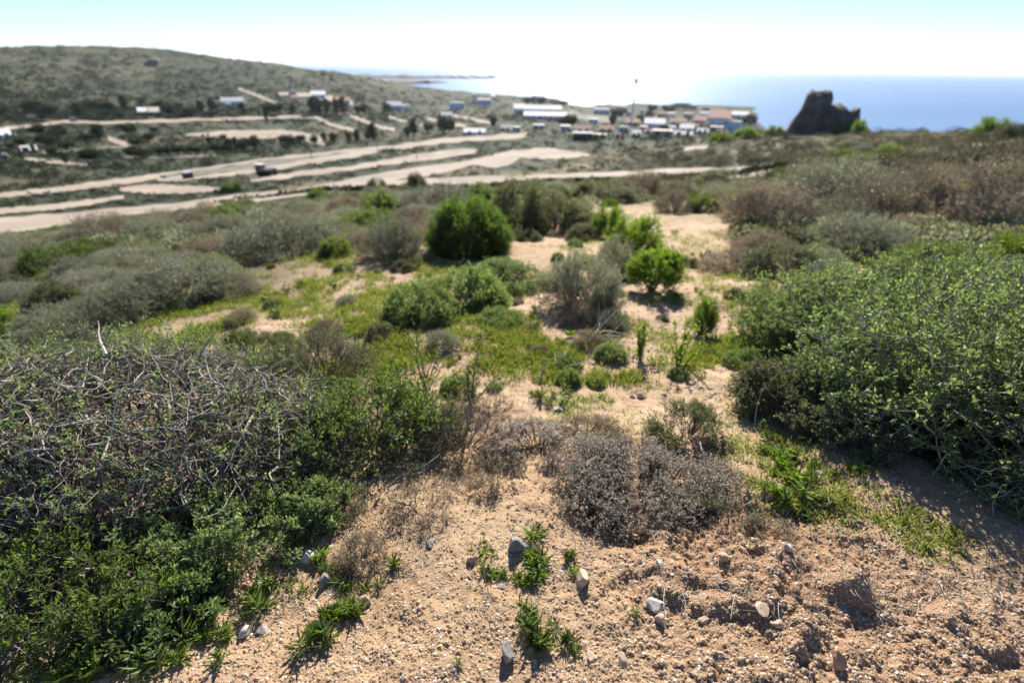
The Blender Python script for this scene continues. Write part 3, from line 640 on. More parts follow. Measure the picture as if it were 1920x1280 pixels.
hero('thicket', 'big green thicket of woody branches on the right casting a shade on the soil', 1830, 790, seed=41, rx=.90, ry=.66, h=.74, n1=44, n2=520, n3=3400, L=.031, l2=.62, thick=.015, base=.12, **TK)
hero('thicket', 'upper right part of the green thicket, its crest just below the brown bushes', 1800, 650, seed=46, rx=.95, ry=.7, h=.44, n1=44, n2=520, n3=3400, L=.032, l2=.6, thick=.014, base=.12, **TK)
hero('thicket', 'dark end of the big thicket cut off by the right edge of the photo', 2060, 900, seed=47, rx=.62, ry=.5, h=1.2, n1=46, n2=640, n3=4600, L=.027, l2=.5, thick=.014, base=.12, **TK)
hero('thicket', 'green leafy thicket sloping down left of the big thicket', 1590, 640, seed=42, rx=.80, ry=.6, h=.46, n1=44, n2=420, n3=2700, L=.029, l2=.55, thick=.010, base=.15, **TK)
hero('thicket', 'ragged grey green front of the thicket above the low shrub with dead sticks', 1500, 660, seed=48, rx=.42, ry=.34, h=.30, n1=34, n2=260, n3=1500, L=.024, l2=.45, thick=.008, base=.2, **TK)
hero('thicket', 'middle of the thicket with bare woody stems showing below its leaves', 1680, 770, seed=49, rx=.52, ry=.36, h=.44, n1=34, n2=320, n3=2200, L=.025, l2=.5, thick=.011, base=.15, **TK)
hero('leafy_shrub', 'grey green low shrub with pale dead sticks at the left foot of the big thicket', 1480, 755, seed=43, rx=.42, ry=.3, h=.27, n1=44, n2=400, n3=2000, nl=8, L=.022, W=.009,
     leafmat='olive', spread=86, l2=.28, l3=.12, lump=.3, thick=.005)
hero('leafy_shrub', 'olive shrub under the left edge of the big thicket above the green weeds', 1610, 830, seed=44, rx=.36, ry=.22, h=.22, n1=36, n2=300, n3=1500, nl=7, L=.022, W=.010,
     leafmat='olive', spread=86, l2=.28, l3=.12, lump=.3, thick=.005)
hero('leafy_shrub', 'dark green leafy shrub in the shade under the big thicket', 1790, 850, seed=45, rx=.4, ry=.2, h=.22, n1=36, n2=300, n3=1500, nl=7, L=.026, W=.012,
     leafmat='green', spread=86, l2=.28, l3=.12, lump=.3, thick=.005)
for k_, (u_, v_, rx_, h_, lab_) in enumerate([(640,955,.15,.09,'sparse dry twigs on the soil between the two green foreground shrubs'),(790,950,.17,.08,'flat dry twiggy plant on the gravel left of the small bare hollow'),
     (800,880,.2,.12,'sparse purplish twigs just below the dry twiggy shrub'),(930,900,.14,.10,'small dark twiggy plant at the left tip of the lilac mats'),(760,790,.22,.16,'sparse grey green twigs right behind the bright leafy shrub'),
     (900,770,.2,.12,'low sparse herb behind the dry purplish shrub'),(1370,960,.16,.09,'small dry plant at the right end of the lilac grey mat'),(1440,1000,.1,.07,'tiny dry plant on the turned soil by the lush weeds')]):
    hero('dry_herb', lab_, u_, v_, 'plant', seed=400 + k_, rx=rx_, ry=rx_ * .8, h=h_, n1=16, n2=90, n3=340, nl=4, L=.012, W=.005, leafmat='brown' if k_ % 2 else 'olive', spread=84, l2=.45, l3=.2, lump=.5, clampk=.5, thick=.0025, upb=.8)
# green bush on a bare trunk
p = at(1222, 545); m = pxm(p); rt = thing('trunk_bush', 'bright green bush on a short bare trunk, nearest of the line of green bushes', 'bush', p)
rng = np.random.default_rng(5)
P = polyline(rng, np.zeros((6, 3)) + [0, 0, -.03], rng.normal(size=(6, 3)) * [.25, .25, 0] + [0, 0, 1], .2, 5, .2, .1)
V, Qd = tubes(P, .022, .012, 6); link('trunk', mesh('trunk', V, Qd, M['bark'], np.full(len(V), .15)), rt)
for nm, me_ in bush(51, rx=.25, ry=.23, h=.38, n1=34, n2=240, n3=1300, nl=9, L=.036, W=.010, leafmat='lime', spread=92, l2=.34, l3=.13, lump=.5, clampk=.5, thick=.007, leafjit=.5, upb=1):
    o = link(nm, me_, rt); o.location = (0, 0, .09)
placed.append((p[0], p[1], .3))
# saplings on the sandy path
def sapling(u, v, hpx, wpx, label, seed, lm='lime', dens=1.0):
    p = at(u, v); m = pxm(p); h = hpx * m * .98; wd = wpx * m * .5; rt = thing('sapling', label, 'sapling', p)
    rng = np.random.default_rng(seed); n = 7
    P = polyline(rng, rng.normal(size=(n, 3)) * [wd * .1, wd * .1, 0], rng.normal(size=(n, 3)) * [wd / h, wd / h, 0] * .55 + [0, 0, 1], h * (.6 + .4 * rng.random(n)), 8, .25, .07)
    V, Qd = tubes(P, .0045, .0015, 5); link('stem', mesh('stem', V, Qd, M['bark'], np.full(len(V), .3)), rt)
    k = int(330 * dens); i = rng.integers(0, n, k); A_, T_ = along(P, i, .12 + .88 * rng.random(k))
    V, Fl = leaves(rng, A_, nrm(T_) * .6 + rng.normal(size=(k, 3)) * .8, .036 * (.6 + .6 * rng.random(k)), .016, .25)
    link('foliage', mesh('foliage', V, Fl, M[lm], np.repeat(rng.random(k), 4)), rt); placed.append((p[0], p[1], .08))
sapling(1270, 686, 110, 70, 'tall thin sapling with broad pale green leaves on the sandy path', 61)
sapling(1199, 672, 78, 26, 'slender single stemmed green sapling left of the tall thin sapling', 62, dens=1.0)
sapling(1426, 588, 58, 44, 'small green sapling with a dark shadow at its foot near the thicket', 63, dens=1.2)
sapling(885, 760, 110, 80, 'tall sparse twiggy stems with few leaves behind the dry purplish shrub', 64, 'olive', .8)
sapling(800, 745, 150, 60, 'tall nearly leafless stem leaning over the gravel left of centre', 65, 'olive', .35)

# dry sticks lying on the ground or leaning
def stick(u, v, length, label, seed, dz=.0, rz=0, up=.1, th=.006, name='dead_stick', n=1, mt='dead'):
    p = at(u, v); rng = np.random.default_rng(seed)
    P = polyline(rng, np.zeros((n, 3)) + [0, 0, .01], np.array([[math.cos(rz), math.sin(rz), up]]) + rng.normal(size=(n, 3)) * (.35 if n > 1 else 0), length * (.6 + .4 * rng.random(n)), 8, .5, .12)
    P2 = polyline(rng, P[:, 4], P[:, 5] - P[:, 4] + rng.normal(size=(n, 3)) * .03, length * .35, 5, .5, .15); P[..., 2] = np.maximum(P[..., 2], .004)
    V, Q1 = tubes(P, th, th * .35, 6); V2, Q2 = tubes(P2, th * .45, th * .2, 4)
    o = link(name, mesh(name, np.concatenate([V, V2]), np.concatenate([Q1, Q2 + len(V)]), M[mt], np.concatenate([np.full(len(V), .7), np.full(len(V2), .6)])))
    o.location = tuple(p + [0, 0, dz]); tag(o, label, 'stick')
stick(735, 905, .32, 'forked pale dead stick at the foot of the bright green leafy shrub', 71, rz=.5, up=.25)
stick(745, 895, .26, 'grey dead stick below the forked pale stick', 72, rz=.2, up=.08)
stick(840, 870, .22, 'thin curved stick lying on the gravel left of the small shaded hollow', 73, rz=-.9, up=.1, th=.003)
stick(740, 935, .25, 'thin arching twig above the stony soil left of centre', 74, rz=-.2, up=.12, th=.003)
stick(1010, 720, .22, 'short pale branching stump sticking up from the green patch', 75, rz=1.2, up=1.2, th=.010)
stick(1330, 745, .40, 'long thin stick pointing up right beside the low grey green shrub', 76, rz=.7, up=.3, th=.0035)
stick(1440, 790, .26, 'pale upright dead stick in the low grey green shrub', 77, rz=1.4, up=2, th=.006)
stick(1415, 800, .26, 'thin pale upright stick left of the pale upright dead stick', 78, rz=1.7, up=2.4, th=.004)
stick(1330, 900, .34, 'dark stick rising from the dense lilac grey mat', 79, rz=2.1, up=.9, th=.005)
stick(1100, 640, .55, 'bundle of grey dead branches lying under the silvery grey shrub', 80, rz=.5, up=.15, th=.008, n=9, name='dead_branches')
stick(1035, 700, .35, 'small heap of grey twigs lying in the green patch', 81, rz=.9, up=.2, th=.005, n=8, name='dead_branches')
stick(1890, 545, .6, 'thick pale dead branch poking out of the thicket at the right edge', 82, dz=.35, rz=.4, up=.5, th=.014)
stick(1880, 760, .4, 'pale dead branch crossing the shaded part of the thicket', 83, dz=.3, rz=-.1, up=.05, th=.008)
stick(100, 1060, .5, 'pale upright cane rising through the dark leafy shrub in the bottom left corner', 84, dz=.05, rz=1.4, up=3.0, th=.004)

# ------------------------------------------------------------------ weeds with narrow leaves
def weed_parts(seed, k=34, L=.06, W=.008, up=.8):
    rng = np.random.default_rng(seed); ph = rng.random(k) * 6.28; el = rng.random(k)
    D = np.stack([np.cos(ph), np.sin(ph), up * (.25 + el)], 1); A = rng.normal(size=(k, 3)) * [.008, .008, 0] + [0, 0, 0] + np.stack([ph * 0, ph * 0, rng.random(k) * .035], 1)
    V1, F1 = leaves(rng, A, D, L * (.55 + .6 * rng.random(k)), W * (.7 + .6 * rng.random(k)), .3, .15)
    P = polyline(rng, np.zeros((3, 3)), rng.normal(size=(3, 3)) * [.4, .4, 0] + [0, 0, 1], .05, 4, .2, .1); V2, F2 = tubes(P, .002, .001, 4)
    return [('leaves', mesh('leaves', V1, F1, M['lime'] if seed % 2 else M['green'], np.repeat(.3 + .7 * rng.random(k), 4))), ('stem', mesh('stem', V2, F2, M['bark'], np.full(len(V2), .4)))]
WMARKS = [(970,1015,'dark standing stone'),(888,1045,'rounded tan stone'),(952,1210,'speckled grey stone'),(680,1040,'reddish dry herb'),(686,1128,'brownish stone in the weeds'),(462,1180,'pale stone at bottom left'),
 (612,1085,'dark stone below the herb'),(578,1045,'white topped stone'),(1092,1075,'tan angular boulder'),(1190,1000,'orange stone'),(1200,900,'lilac grey mat'),(1480,1030,'white stone in loose soil'),
 (1720,915,'pale blue stone'),(20,1235,'stone in the bottom left corner'),(1205,740,'pair of stones'),(1047,765,'small pale stone by the clump'),(1100,620,'bundle of dead branches'),(1035,695,'heap of grey twigs'),
 (1426,575,'small sapling'),(1270,640,'tall thin sapling'),(1199,640,'slender sapling'),(735,668,'dark stone behind the twiggy shrub'),(690,830,'bright leafy shrub'),(575,960,'small pale green shrub'),
 (390,990,'shrub with small round leaves'),(1370,500,'low purple brush'),(828,660,'pale pinkish stone'),(330,1120,'low shrub at the gravel edge'),(740,900,'forked dead stick'),(1355,1045,'tan stone right of the mat'),(110,1100,'corner shrub'),(1235,1050,'white stone before the mat')]
WE = []
def weed(u, v, s, label, group):
    i = int(rngp.integers(0, 6))
    if group: label = point_out(label, u, v, WMARKS, ('', 'small') if s < .6 else ('', 'large')) or label
    while len(WE) <= i: WE.append(None)
    p = at(u, v)
    if WE[i] is None:
        r = thing('weed', label, 'weed', p, 0, group); assemble(r, weed_parts(i + 200, k=[34, 44, 28, 40, 30, 50][i], L=[.06, .05, .07, .055, .065, .05][i])); WE[i] = r; r.scale = (s, s, s)
    else: dup(WE[i], p, rngp.random() * 6.28, (s, s, s * (.8 + .5 * rngp.random())), label, group)
def weed_line(pts, n, spread, s, label, group):
    pts = np.array(pts, float)
    for k in range(n):
        t_ = rngp.random() * (len(pts) - 1); i = min(int(t_), len(pts) - 2); q = pts[i] + (pts[i + 1] - pts[i]) * (t_ - i) + rngp.normal(size=2) * spread
        weed(q[0], q[1], s * (.7 + .6 * rngp.random()), label, group)
weed_line([(1000,1000),(1005,1060),(1010,1090)], 9, 7, .75, 'narrow leaved green weed', 'weeds in the row beside the dark standing stone')
weed_line([(890,1078),(950,1085),(1030,1100)], 11, 5, .55, 'pale green weed', 'weeds in the row crossing the gravel')
weed_line([(980,1130),(995,1180),(1010,1210)], 10, 9, .8, 'bright spiky weed', 'spiky weeds by the bottom grey stone')
weed_line([(1035,1185),(1085,1215)], 5, 6, .55, 'short spiky weed', 'spiky weeds trailing right')
weed_line([(1065,1030),(1070,1085)], 4, 4, .6, 'thin green weed', 'thin weeds left of the tan boulder')
weed_line([(565,1220),(600,1190),(640,1150),(690,1110),(740,1050),(765,1010)], 22, 9, .75, 'green weed in the curved row', 'weeds in the arc round the dry herb')
weed_line([(600,1060),(640,1110)], 7, 12, .7, 'green weed', 'weeds left of the dry herb')
weed_line([(1420,830),(1470,870),(1500,910),(1480,960)], 34, 20, .85, 'lush bright green weed', 'lush weeds right of the lilac mat')
weed_line([(1520,890),(1600,880),(1650,870)], 10, 12, .6, 'green weed at the shade edge', 'weeds at the thicket edge')
weed_line([(400,1210),(480,1130),(520,1100)], 16, 18, .7, 'green weed at the gravel edge', 'weeds at the bottom left gravel edge')
weed_line([(80,1240),(260,1240),(330,1190)], 16, 20, .9, 'shaded green weed', 'weeds along the bottom left edge')
weed_line([(380,900),(520,930),(620,960)], 12, 20, .7, 'green weed under dead branches', 'weeds under the dead branches')
weed_line([(640,700),(760,700)], 14, 22, .9, 'green weed on bare soil', 'weeds behind the twiggy shrub')
weed_line([(1000,650),(1080,665),(1040,700)], 16, 18, .9, 'green weed in the patch', 'weeds round the grey twigs')
weed_line([(1010,750),(1060,750)], 8, 8, .8, 'green weed in the clump', 'weed clump left of the pair of stones')
weed_line([(1400,640),(1380,680),(1440,690)], 12, 18, .7, 'green weed on the sand', 'weeds on the sand by the thicket')
weed_line([(1200,455),(1360,480),(1480,500)], 10, 20, 1.4, 'green tuft on the path', 'tufts near the low purple brush')
weed_line([(470,560),(640,520),(800,520)], 16, 16, 1.3, 'green clearing tuft', 'tufts on the left of the clearing')
weed_line([(900,650),(960,610),(1010,600)], 14, 12, 1.0, 'leafy green tuft', 'tufts below the spreading shrub')
weed_line([(1040,640),(1120,640),(1150,620)], 12, 12, 1.0, 'bright green tuft under dry branches', 'tufts under the silvery shrub')
weed_line([(1240,480),(1300,560),(1380,610)], 12, 18, .9, 'small green tuft on the path', 'tufts along the path')
weed(858, 1245, .4, 'tiny grey green seedling alone on bare gravel at the bottom', None)
weed(1192, 1150, .4, 'tiny dark seedling alone on the gravel left of the pale pointed stone', None)
weed(1137, 706, 1.0, 'pale green rosette on the sand above the pair of stones', None)
for o in (bpy.context.scene.objects):
    if o.parent is None and o.get('group') is None and 'group' in o: del o['group']

# ------------------------------------------------------------------ stones
def stone_mesh(name, seed, material, sx=1, sy=1, sz=1, sub=3, ang=.35):
    import bmesh
    rng = np.random.default_rng(seed); bm = bmesh.new(); bmesh.ops.create_icosphere(bm, subdivisions=sub, radius=.5)
    pl = [(nrm(rng.normal(size=3)), .2 + .17 * rng.random()) for _ in range(10)]
    for v_ in bm.verts:
        c_ = np.array(v_.co)
        for n_, d_ in pl:
            e_ = c_ @ n_ - d_
            if e_ > 0: c_ = c_ - n_ * e_
        c_ = c_ * (1 + .05 * vnoise(np.array([c_[0] * 9]), np.array([c_[1] * 9 + c_[2] * 7]), seed)[0])
        v_.co = c_ * [sx, sy, sz]
    me_ = bpy.data.meshes.new(name); bm.to_mesh(me_); bm.free(); me_.materials.append(material); return me_
ST = [(970,1030,40,44,'rockgrey','dark grey standing stone above the weeds at bottom centre'),(888,1052,28,20,'rocktan','rounded tan stone left of the dark standing stone'),
 (916,1076,16,20,'rockwhite','white pointed chip of stone below the rounded tan stone'),(952,1228,42,44,'rockgrey','speckled grey stone near the bottom edge'),
 (1092,1090,42,34,'rocktan','tan angular boulder below the left end of the lilac mat'),(1190,1008,34,24,'rockorange','orange stone under the front of the lilac mat'),
 (1235,1055,24,14,'rockwhite','white stone on the soil in front of the lilac mat'),(1232,1135,34,16,'rockwhite','flat pale stone on the gravel right of the bottom weeds'),
 (1238,1165,22,22,'rocktan','pale pointed stone just below the flat pale stone'),(1286,1118,16,12,'rockgrey','small bluish stone right of the flat pale stone'),
 (1318,1165,24,14,'rocktan','tan stone right of the pale pointed stone'),(1168,1240,26,24,'rocktan','tan stone by the bottom edge right of the weeds'),
 (1452,1170,30,18,'rocktan','tan clod of soil stone in the disturbed soil at lower right'),(1430,1140,34,12,'rocktan','flat tan stone above the clod in the disturbed soil'),
 (1568,1240,30,40,'rockorange','brown upright stone near the bottom right'),(462,1188,28,24,'rockwhite','pale stone beside the bottom left weeds'),
 (493,1182,24,16,'rockgrey','grey flat stone right beside the pale stone at bottom left'),(578,1050,28,26,'rockwhite','white topped stone in the shade left of the dry herb'),
 (612,1090,30,24,'rockgrey','dark stone left below the reddish dry herb'),(686,1130,28,26,'rocktan','brownish stone in the weed arc'),
 (808,1018,22,12,'rockgrey','small bluish grey stone right of the dry herb'),(1205,744,22,14,'rocktan','brown rounded stone of the pair on the sandy path'),
 (1187,746,13,11,'rockwhite','white rounded stone of the pair on the sandy path'),(1047,768,18,10,'rockwhite','small pale stone below the green weed clump'),
 (840,632,18,9,'rockwhite','white stone on bare soil below the spreading green shrub'),(828,662,20,11,'rockwhite','pale pinkish stone left of the green patch'),
 (735,672,20,16,'rockgrey','dark stone on the soil behind the twiggy shrub'),(1132,598,22,10,'rockwhite','pale flat stone under the right of the silvery grey shrub'),
 (1340,575,16,7,'rockwhite','small white stone on the path left of the small sapling'),(1390,632,16,9,'rockgrey','dark stone on the path in front of the small sapling'),
 (1720,920,22,16,'rockgrey','pale blue stone at the shade edge below the big thicket'),(1480,1030,22,14,'rockwhite','white stone in the loose soil right of the lilac mat'),
 (1355,1050,22,20,'rocktan','tan stone at the right foot of the lilac mat'),(1110,1232,28,18,'rocktan','rounded stone on the gravel right of the spiky weeds'),
 (20,1235,50,40,'rockgrey','dark blue grey stone in the bottom left corner'),(940,1100,16,10,'rockwhite','small white chip in the row of pale weeds')]
for k, (u, v, wp, hp, mt, lab) in enumerate(ST):
    p = at(u, v); m = pxm(p); o = link('stone', stone_mesh('stone', 300 + k, M[mt], wp * m * 1.15, wp * m * (.8 + .3 * (k % 3) / 2), hp * m * 1.2)); o.location = tuple(p + [0, 0, hp * m * .18]); o.rotation_euler = (0, 0, k * 1.3)
    tag(o, lab, 'stone')
# gravel and soil crumbs, far too many to count
rng = np.random.default_rng(12)
def gravel(name, n, vr, smin, smax, power, material, tone_lo, tone_hi, keep=None):
    u = rng.random(n) * 2000 - 40; v = vr[0] + (vr[1] - vr[0]) * rng.random(n) ** .8
    P, ok = hits(u, v); P = P[ok]; u = u[ok]; v = v[ok]
    if keep is not None: kk = keep(u, v, P); P = P[kk]
    n = len(P); s = smin + (smax - smin) * rng.random(n) ** power
    base = np.array([[1,0,0],[-1,0,0],[0,1,0],[0,-1,0],[0,0,1],[0,0,-1],[.6,.6,.5],[-.6,.5,.55],[.55,-.6,.5],[-.5,-.6,.5]], float)
    Fb = np.array([[0,6,4],[0,2,6],[2,4,6],[2,7,4],[2,1,7],[1,4,7],[0,4,8],[0,8,3],[3,8,4],[1,3,9],[3,4,9],[4,1,9],[0,3,5],[3,1,5],[1,2,5],[2,0,5]])
    V = base[None] * (1 + rng.normal(size=(n, 10, 3)) * .16) * s[:, None, None] * .5 * (.7 + .6 * rng.random((n, 1, 3))) * [1, 1, .7]
    th = rng.random(n) * 6.28; c_, s_ = np.cos(th)[:, None], np.sin(th)[:, None]
    V = np.stack([V[..., 0] * c_ - V[..., 1] * s_, V[..., 0] * s_ + V[..., 1] * c_, V[..., 2]], -1) + P[:, None] + np.array([0, 0, 1]) * s[:, None, None] * .05
    Fq = (np.arange(n)[:, None, None] * 10 + Fb[None]).reshape(-1, 3)
    o = link(name, mesh(name, V.reshape(-1, 3), Fq, material, np.repeat(tone_lo + (tone_hi - tone_lo) * rng.random(n) ** 1.4, 10))); return o
tag(gravel('gravel', 80000, (640, 1300), .0025, .014, 3.8, M['stone'], 0, 1), 'loose tan and pale gravel strewn over the bare soil', 'gravel', kind='stuff')
tag(gravel('soil_crumbs', 30000, (880, 1300), .003, .022, 4.5, M['stone'], 0.0, .6, lambda u, v, P: (u > 1050 + 200 * vnoise(u / 60, v / 60)) | (rng.random(len(u)) < .3)), 'crumbs and clods of orange brown soil turned up at lower right', 'soil', kind='stuff')
tag(gravel('gravel', 26000, (420, 700), .005, .035, 5, M['stone'], .2, 1, lambda u, v, P: (u > 450) & (u < 1500)), 'pale gravel on the clearing and the sandy path', 'gravel', kind='stuff')

# ------------------------------------------------------------------ short green cover
def blades(name, n, vr, L, W, material, label, thr=.25, ur=(-40, 1960), lean=.6, pad=None):
    u = ur[0] + (ur[1] - ur[0]) * rng.random(n); v = vr[0] + (vr[1] - vr[0]) * rng.random(n)
    P, ok = hits(u, v); gm_ = grass_mask(P[:, 0], P[:, 1]); k = ok & (rng.random(n) * .9 + thr * .2 < gm_)
    P = P[k]; n = len(P); t_ = 4 if pad is None else pad
    C = np.repeat(P, t_, 0) + rng.normal(size=(n * t_, 3)) * [L * .5, L * .5, 0]; C[:, 2] = hf(C[:, 0], C[:, 1]) - .002
    D = rng.normal(size=(n * t_, 3)) * lean; D[:, 2] = 1
    V, Fl = leaves(rng, C, D, L * (.4 + .9 * rng.random(n * t_)), W * (.6 + .8 * rng.random(n * t_)), .2, .2)
    return tag(link(name, mesh(name, V, Fl, material, np.repeat(np.clip(rng.normal(size=n * t_) * .25 + .55, 0, 1), 4))), label, 'grass', kind='stuff')
blades('grass', 140000, (430, 720), .06, .005, M['straw'], 'thin yellow green grass on the clearing')
blades('grass', 26000, (700, 1200), .035, .0045, M['straw'], 'short green grass and seedlings between the foreground shrubs')
blades('ground_cover', 16000, (560, 1200), .018, .009, M['green'], 'tiny leaved green ground cover on the soil', lean=1.2)
# dry litter: twigs and straw under and between the foreground shrubs
n = 5200; u = rng.random(n) * 1900; v = 640 + 520 * rng.random(n); P, ok = hits(u, v)
k = ok & (fbm(P[:, 0], P[:, 1], .35, 2, 55) > -.02); P = P[k]; n = len(P)
PL = polyline(rng, P + [0, 0, .006], rng.normal(size=(n, 3)) * [1, 1, .12], .03 + .10 * rng.random(n) ** 2, 4, .4, .15); PL[..., 2] = np.maximum(PL[..., 2], hf(PL[..., 0], PL[..., 1]) + .002)
V, Qd = tubes(PL, .0012, .0006, 3); tag(link('twig_litter', mesh('twig_litter', V, Qd, M['dead'], np.repeat(rng.random(n), 12))), 'dry twigs and straw littering the soil', 'litter', kind='stuff')

# ------------------------------------------------------------------ scrub field on the slope: individuals near, one sheet of scrub beyond
def clear(u, v):   # parts of the picture whose ground stays open
    if 400 < u < 1130 and v > 470: return True
    if 900 < u < 1130 and v > 452: return True
    if 1110 < u < 1380 and v > 385 + .0 * u: return True
    if u < 420 and v > 560: return True
    if u > 1380 and v > 520: return True
    return False
used_sm = 0
for k_ in range(400):
    if used_sm >= 46: break
    u_ = 430 + 1000 * rngp.random(); v_ = 455 + 300 * rngp.random(); p_ = at(u_, v_)
    if (u_ < 700 and v_ > 650) or any((p_[0] - x_) ** 2 + (p_[1] - y_) ** 2 < (r_ * .95 + .08) ** 2 for x_, y_, r_ in placed): continue
    kd = ['low', 'green', 'grey', 'olive', 'brown'][rngp.choice(5, p=[.36, .14, .18, .18, .14])]; wd_ = .12 + .22 * rngp.random() ** 1.6
    lb_ = point_out({'low': 'low green', 'green': 'dark green', 'grey': 'silvery grey', 'olive': 'dull olive', 'brown': 'dry brown'}[kd] + ' dwarf shrub', u_, v_, MARKS + WMARKS, ('tiny',) if wd_ < .22 else ('',))
    put_shrub(kd, p_ - [0, 0, .01], wd_, wd_ * (.32 + .2 * rngp.random()), lb_ or 'dwarf shrub in the clearing', 'dwarf shrubs in the clearing'); used_sm += 1
road_px = [((-60, 1000), lambda u: np.interp(u, [0, 160, 330, 480, 600, 750, 960, 1190], [440, 415, 397, 384, 362, 356, 345, 334]))]
n_fill = 0; tries = 0
GR = {'L': ('on the dense slope left of the round green shrub', 'scrub on the left slope'), 'C': ('in the scrub belt between the clearing and the dirt road', 'scrub below the dirt road'),
      'R': ('in the scrub on the slope right of the sandy path', 'scrub on the right slope'), 'X': ('in the scrub along the right hand ridge against the sea', 'scrub on the right ridge')}
ADJ = {'grey': 'silvery grey dry', 'brown': 'brown twiggy', 'olive': 'dull olive', 'green': 'dark green leafy', 'lime': 'bright green', 'low': 'low green', 'round': 'dense green'}
LINE = ([0, 140, 250, 330, 480, 600, 700, 800, 960, 1190, 1400, 1500, 1501, 1545, 1546, 1920], [440, 421, 405, 397, 381, 367, 353, 350, 345, 335, 336, 318, 200, 200, 200, 200])
cand = []
while n_fill < 275 and tries < 14000:
    tries += 1
    u = rngp.random() * 2000 - 40; v = 246 + rngp.random() ** .75 * 320
    lo = np.interp(u, [0, 330, 600, 960, 1190, 1210, 1500, 1510, 1920], [446, 402, 366, 349, 338, 338, 320, 262, 254])
    if v < lo or clear(u, v) or (u > 1720 and v < 318 and v > 262): continue
    p = at(u, v); r = math.hypot(p[0], p[1])
    if r > 75 or r < 4.5: continue
    wd = (.5 + .75 * rngp.random()) * (1.0 if r < 14 else 1.5 if r < 30 else 2.1); 
    if any((p[0] - a) ** 2 + (p[1] - b_) ** 2 < (.36 * wd + .62 * c_) ** 2 for a, b_, c_ in placed): continue
    pt_ = pix(p + [0, 0, wd * .36])
    if pt_[1] < np.interp(pt_[0], *LINE) - 5: continue
    zone = 'L' if u < 640 else 'C' if u < 1130 else 'X' if v < 330 else 'R'
    pr_ = {'L': [.36, .18, .22, .12, .04, .08], 'C': [.25, .15, .34, .16, .04, .06], 'R': [.26, .40, .2, .06, .05, .03], 'X': [.22, .28, .3, .08, .06, .06]}[zone]
    kind = ['grey', 'brown', 'olive', 'green', 'lime', 'low'][rngp.choice(6, p=pr_)]
    if kind == 'lime': wd *= .6
    big_ = wd / (1.0 if r < 14 else 1.5 if r < 30 else 2.1)
    lab = point_out(ADJ[kind] + ' shrub', u, v, MARKS, ('small',) if big_ < .85 else ('large',) if big_ > 1.15 else ('',))
    put_shrub(kind, p - [0, 0, .03], wd, wd * (.24 + .18 * rngp.random()), lab or ADJ[kind] + ' shrub ' + GR[zone][0], ADJ[kind] + ' ' + GR[zone][1]); n_fill += 1
print('filler shrubs', n_fill, 'tries', tries)

def below_road(P, h):
    d = (P + np.array([0, 0, 1.]) * np.asarray(h).reshape(-1, 1) - np.array([0, 0, EYE])) @ RMN; u = 960 - F * d[:, 0] / d[:, 2]; v = 640 + F * d[:, 1] / d[:, 2]
    return v > np.interp(u, LINE[0], LINE[1]) - 5
def clump_sheet(name, P, size, nleaf, mats, label, flat=.55, leafk=.22):
    """many low clumps of leaf faces as one mesh"""
    n = len(P); i = np.repeat(np.arange(n), nleaf); k = len(i); s = np.repeat(size, nleaf)
    d = nrm(rng.normal(size=(k, 3))); d[:, 2] = np.abs(d[:, 2]); q = .55 + .45 * rng.random(k) ** .5
    C = P[i] + d * (q * s * .5)[:, None] * [1, 1, 2 * flat]
    V, Fl = leaves(rng, C, d + rng.normal(size=(k, 3)) * .6, s * leafk * (.6 + .8 * rng.random(k)), s * leafk * .55, .2)
    tone = np.repeat(np.clip(rng.random(n)[i] * .7 + rng.normal(size=k) * .12 + .1, 0, 1), 4)
    return tag(link(name, mesh(name, V, Fl, M[mats], tone)), label, 'scrub', kind='stuff')
def scatter_px(n, ur, vr, rmin, rr, keep=None):
    u = ur[0] + (ur[1] - ur[0]) * rng.random(n); v = vr[0] + (vr[1] - vr[0]) * rng.random(n); P, ok = hits(u, v, rmin); r = np.hypot(P[:, 0], P[:, 1]); k = ok & (r > rr[0]) & (r < rr[1])
    if keep is not None: k &= keep(u, v)
    return P[k], u[k], v[k]
def offroad(u, v):
    ok = np.ones(len(u), bool)
    for t_, b_ in ROADS:
        t_ = np.array(t_, float); b_ = np.array(b_, float)
        inside = (u > t_[0, 0]) & (u < t_[-1, 0]) & (v > np.interp(u, t_[:, 0], t_[:, 1]) - 1) & (v < np.interp(u, b_[:, 0], b_[:, 1]) + 3); ok &= ~inside
    return ok
P, u, v = scatter_px(4200, (-560, 2560), (330, 470), .3, (9, 90), lambda u, v: offroad(u, v) & ((u < 640) | (v < 400) | (u > 1400)) & ~((u > 1120) & (u < 1370) & (v > 385)))
sz_ = .25 + .5 * rng.random(len(P)); kk = below_road(P, sz_ * .5); P = P[kk]; sz_ = sz_[kk]; half = rng.random(len(P)) < .5
for sel, mt_, lb in ((half, 'grey', 'low grey undergrowth filling the gaps between the shrubs on the slope'), (~half, 'olive', 'low olive undergrowth filling the gaps between the shrubs on the slope')):
    clump_sheet('undergrowth', P[sel], sz_[sel], 130, mt_, lb, .4, .10)
P, u, v = scatter_px(2400, (1150, 2600), (246, 345), 20, (20, 140), offroad); clump_sheet('undergrowth', P, .7 + 1.3 * rng.random(len(P)), 120, 'ridge', 'scrub covering the ridge on the right below the skyline', .4, .09)
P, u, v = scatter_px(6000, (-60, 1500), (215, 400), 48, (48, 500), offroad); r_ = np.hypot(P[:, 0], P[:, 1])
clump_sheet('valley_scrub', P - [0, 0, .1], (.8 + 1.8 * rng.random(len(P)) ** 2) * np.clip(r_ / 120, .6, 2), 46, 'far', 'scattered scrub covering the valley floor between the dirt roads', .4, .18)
P, u, v = scatter_px(5200, (-60, 1100), (84, 232), 350, (350, 1200), lambda u, v: offroad(u, v))
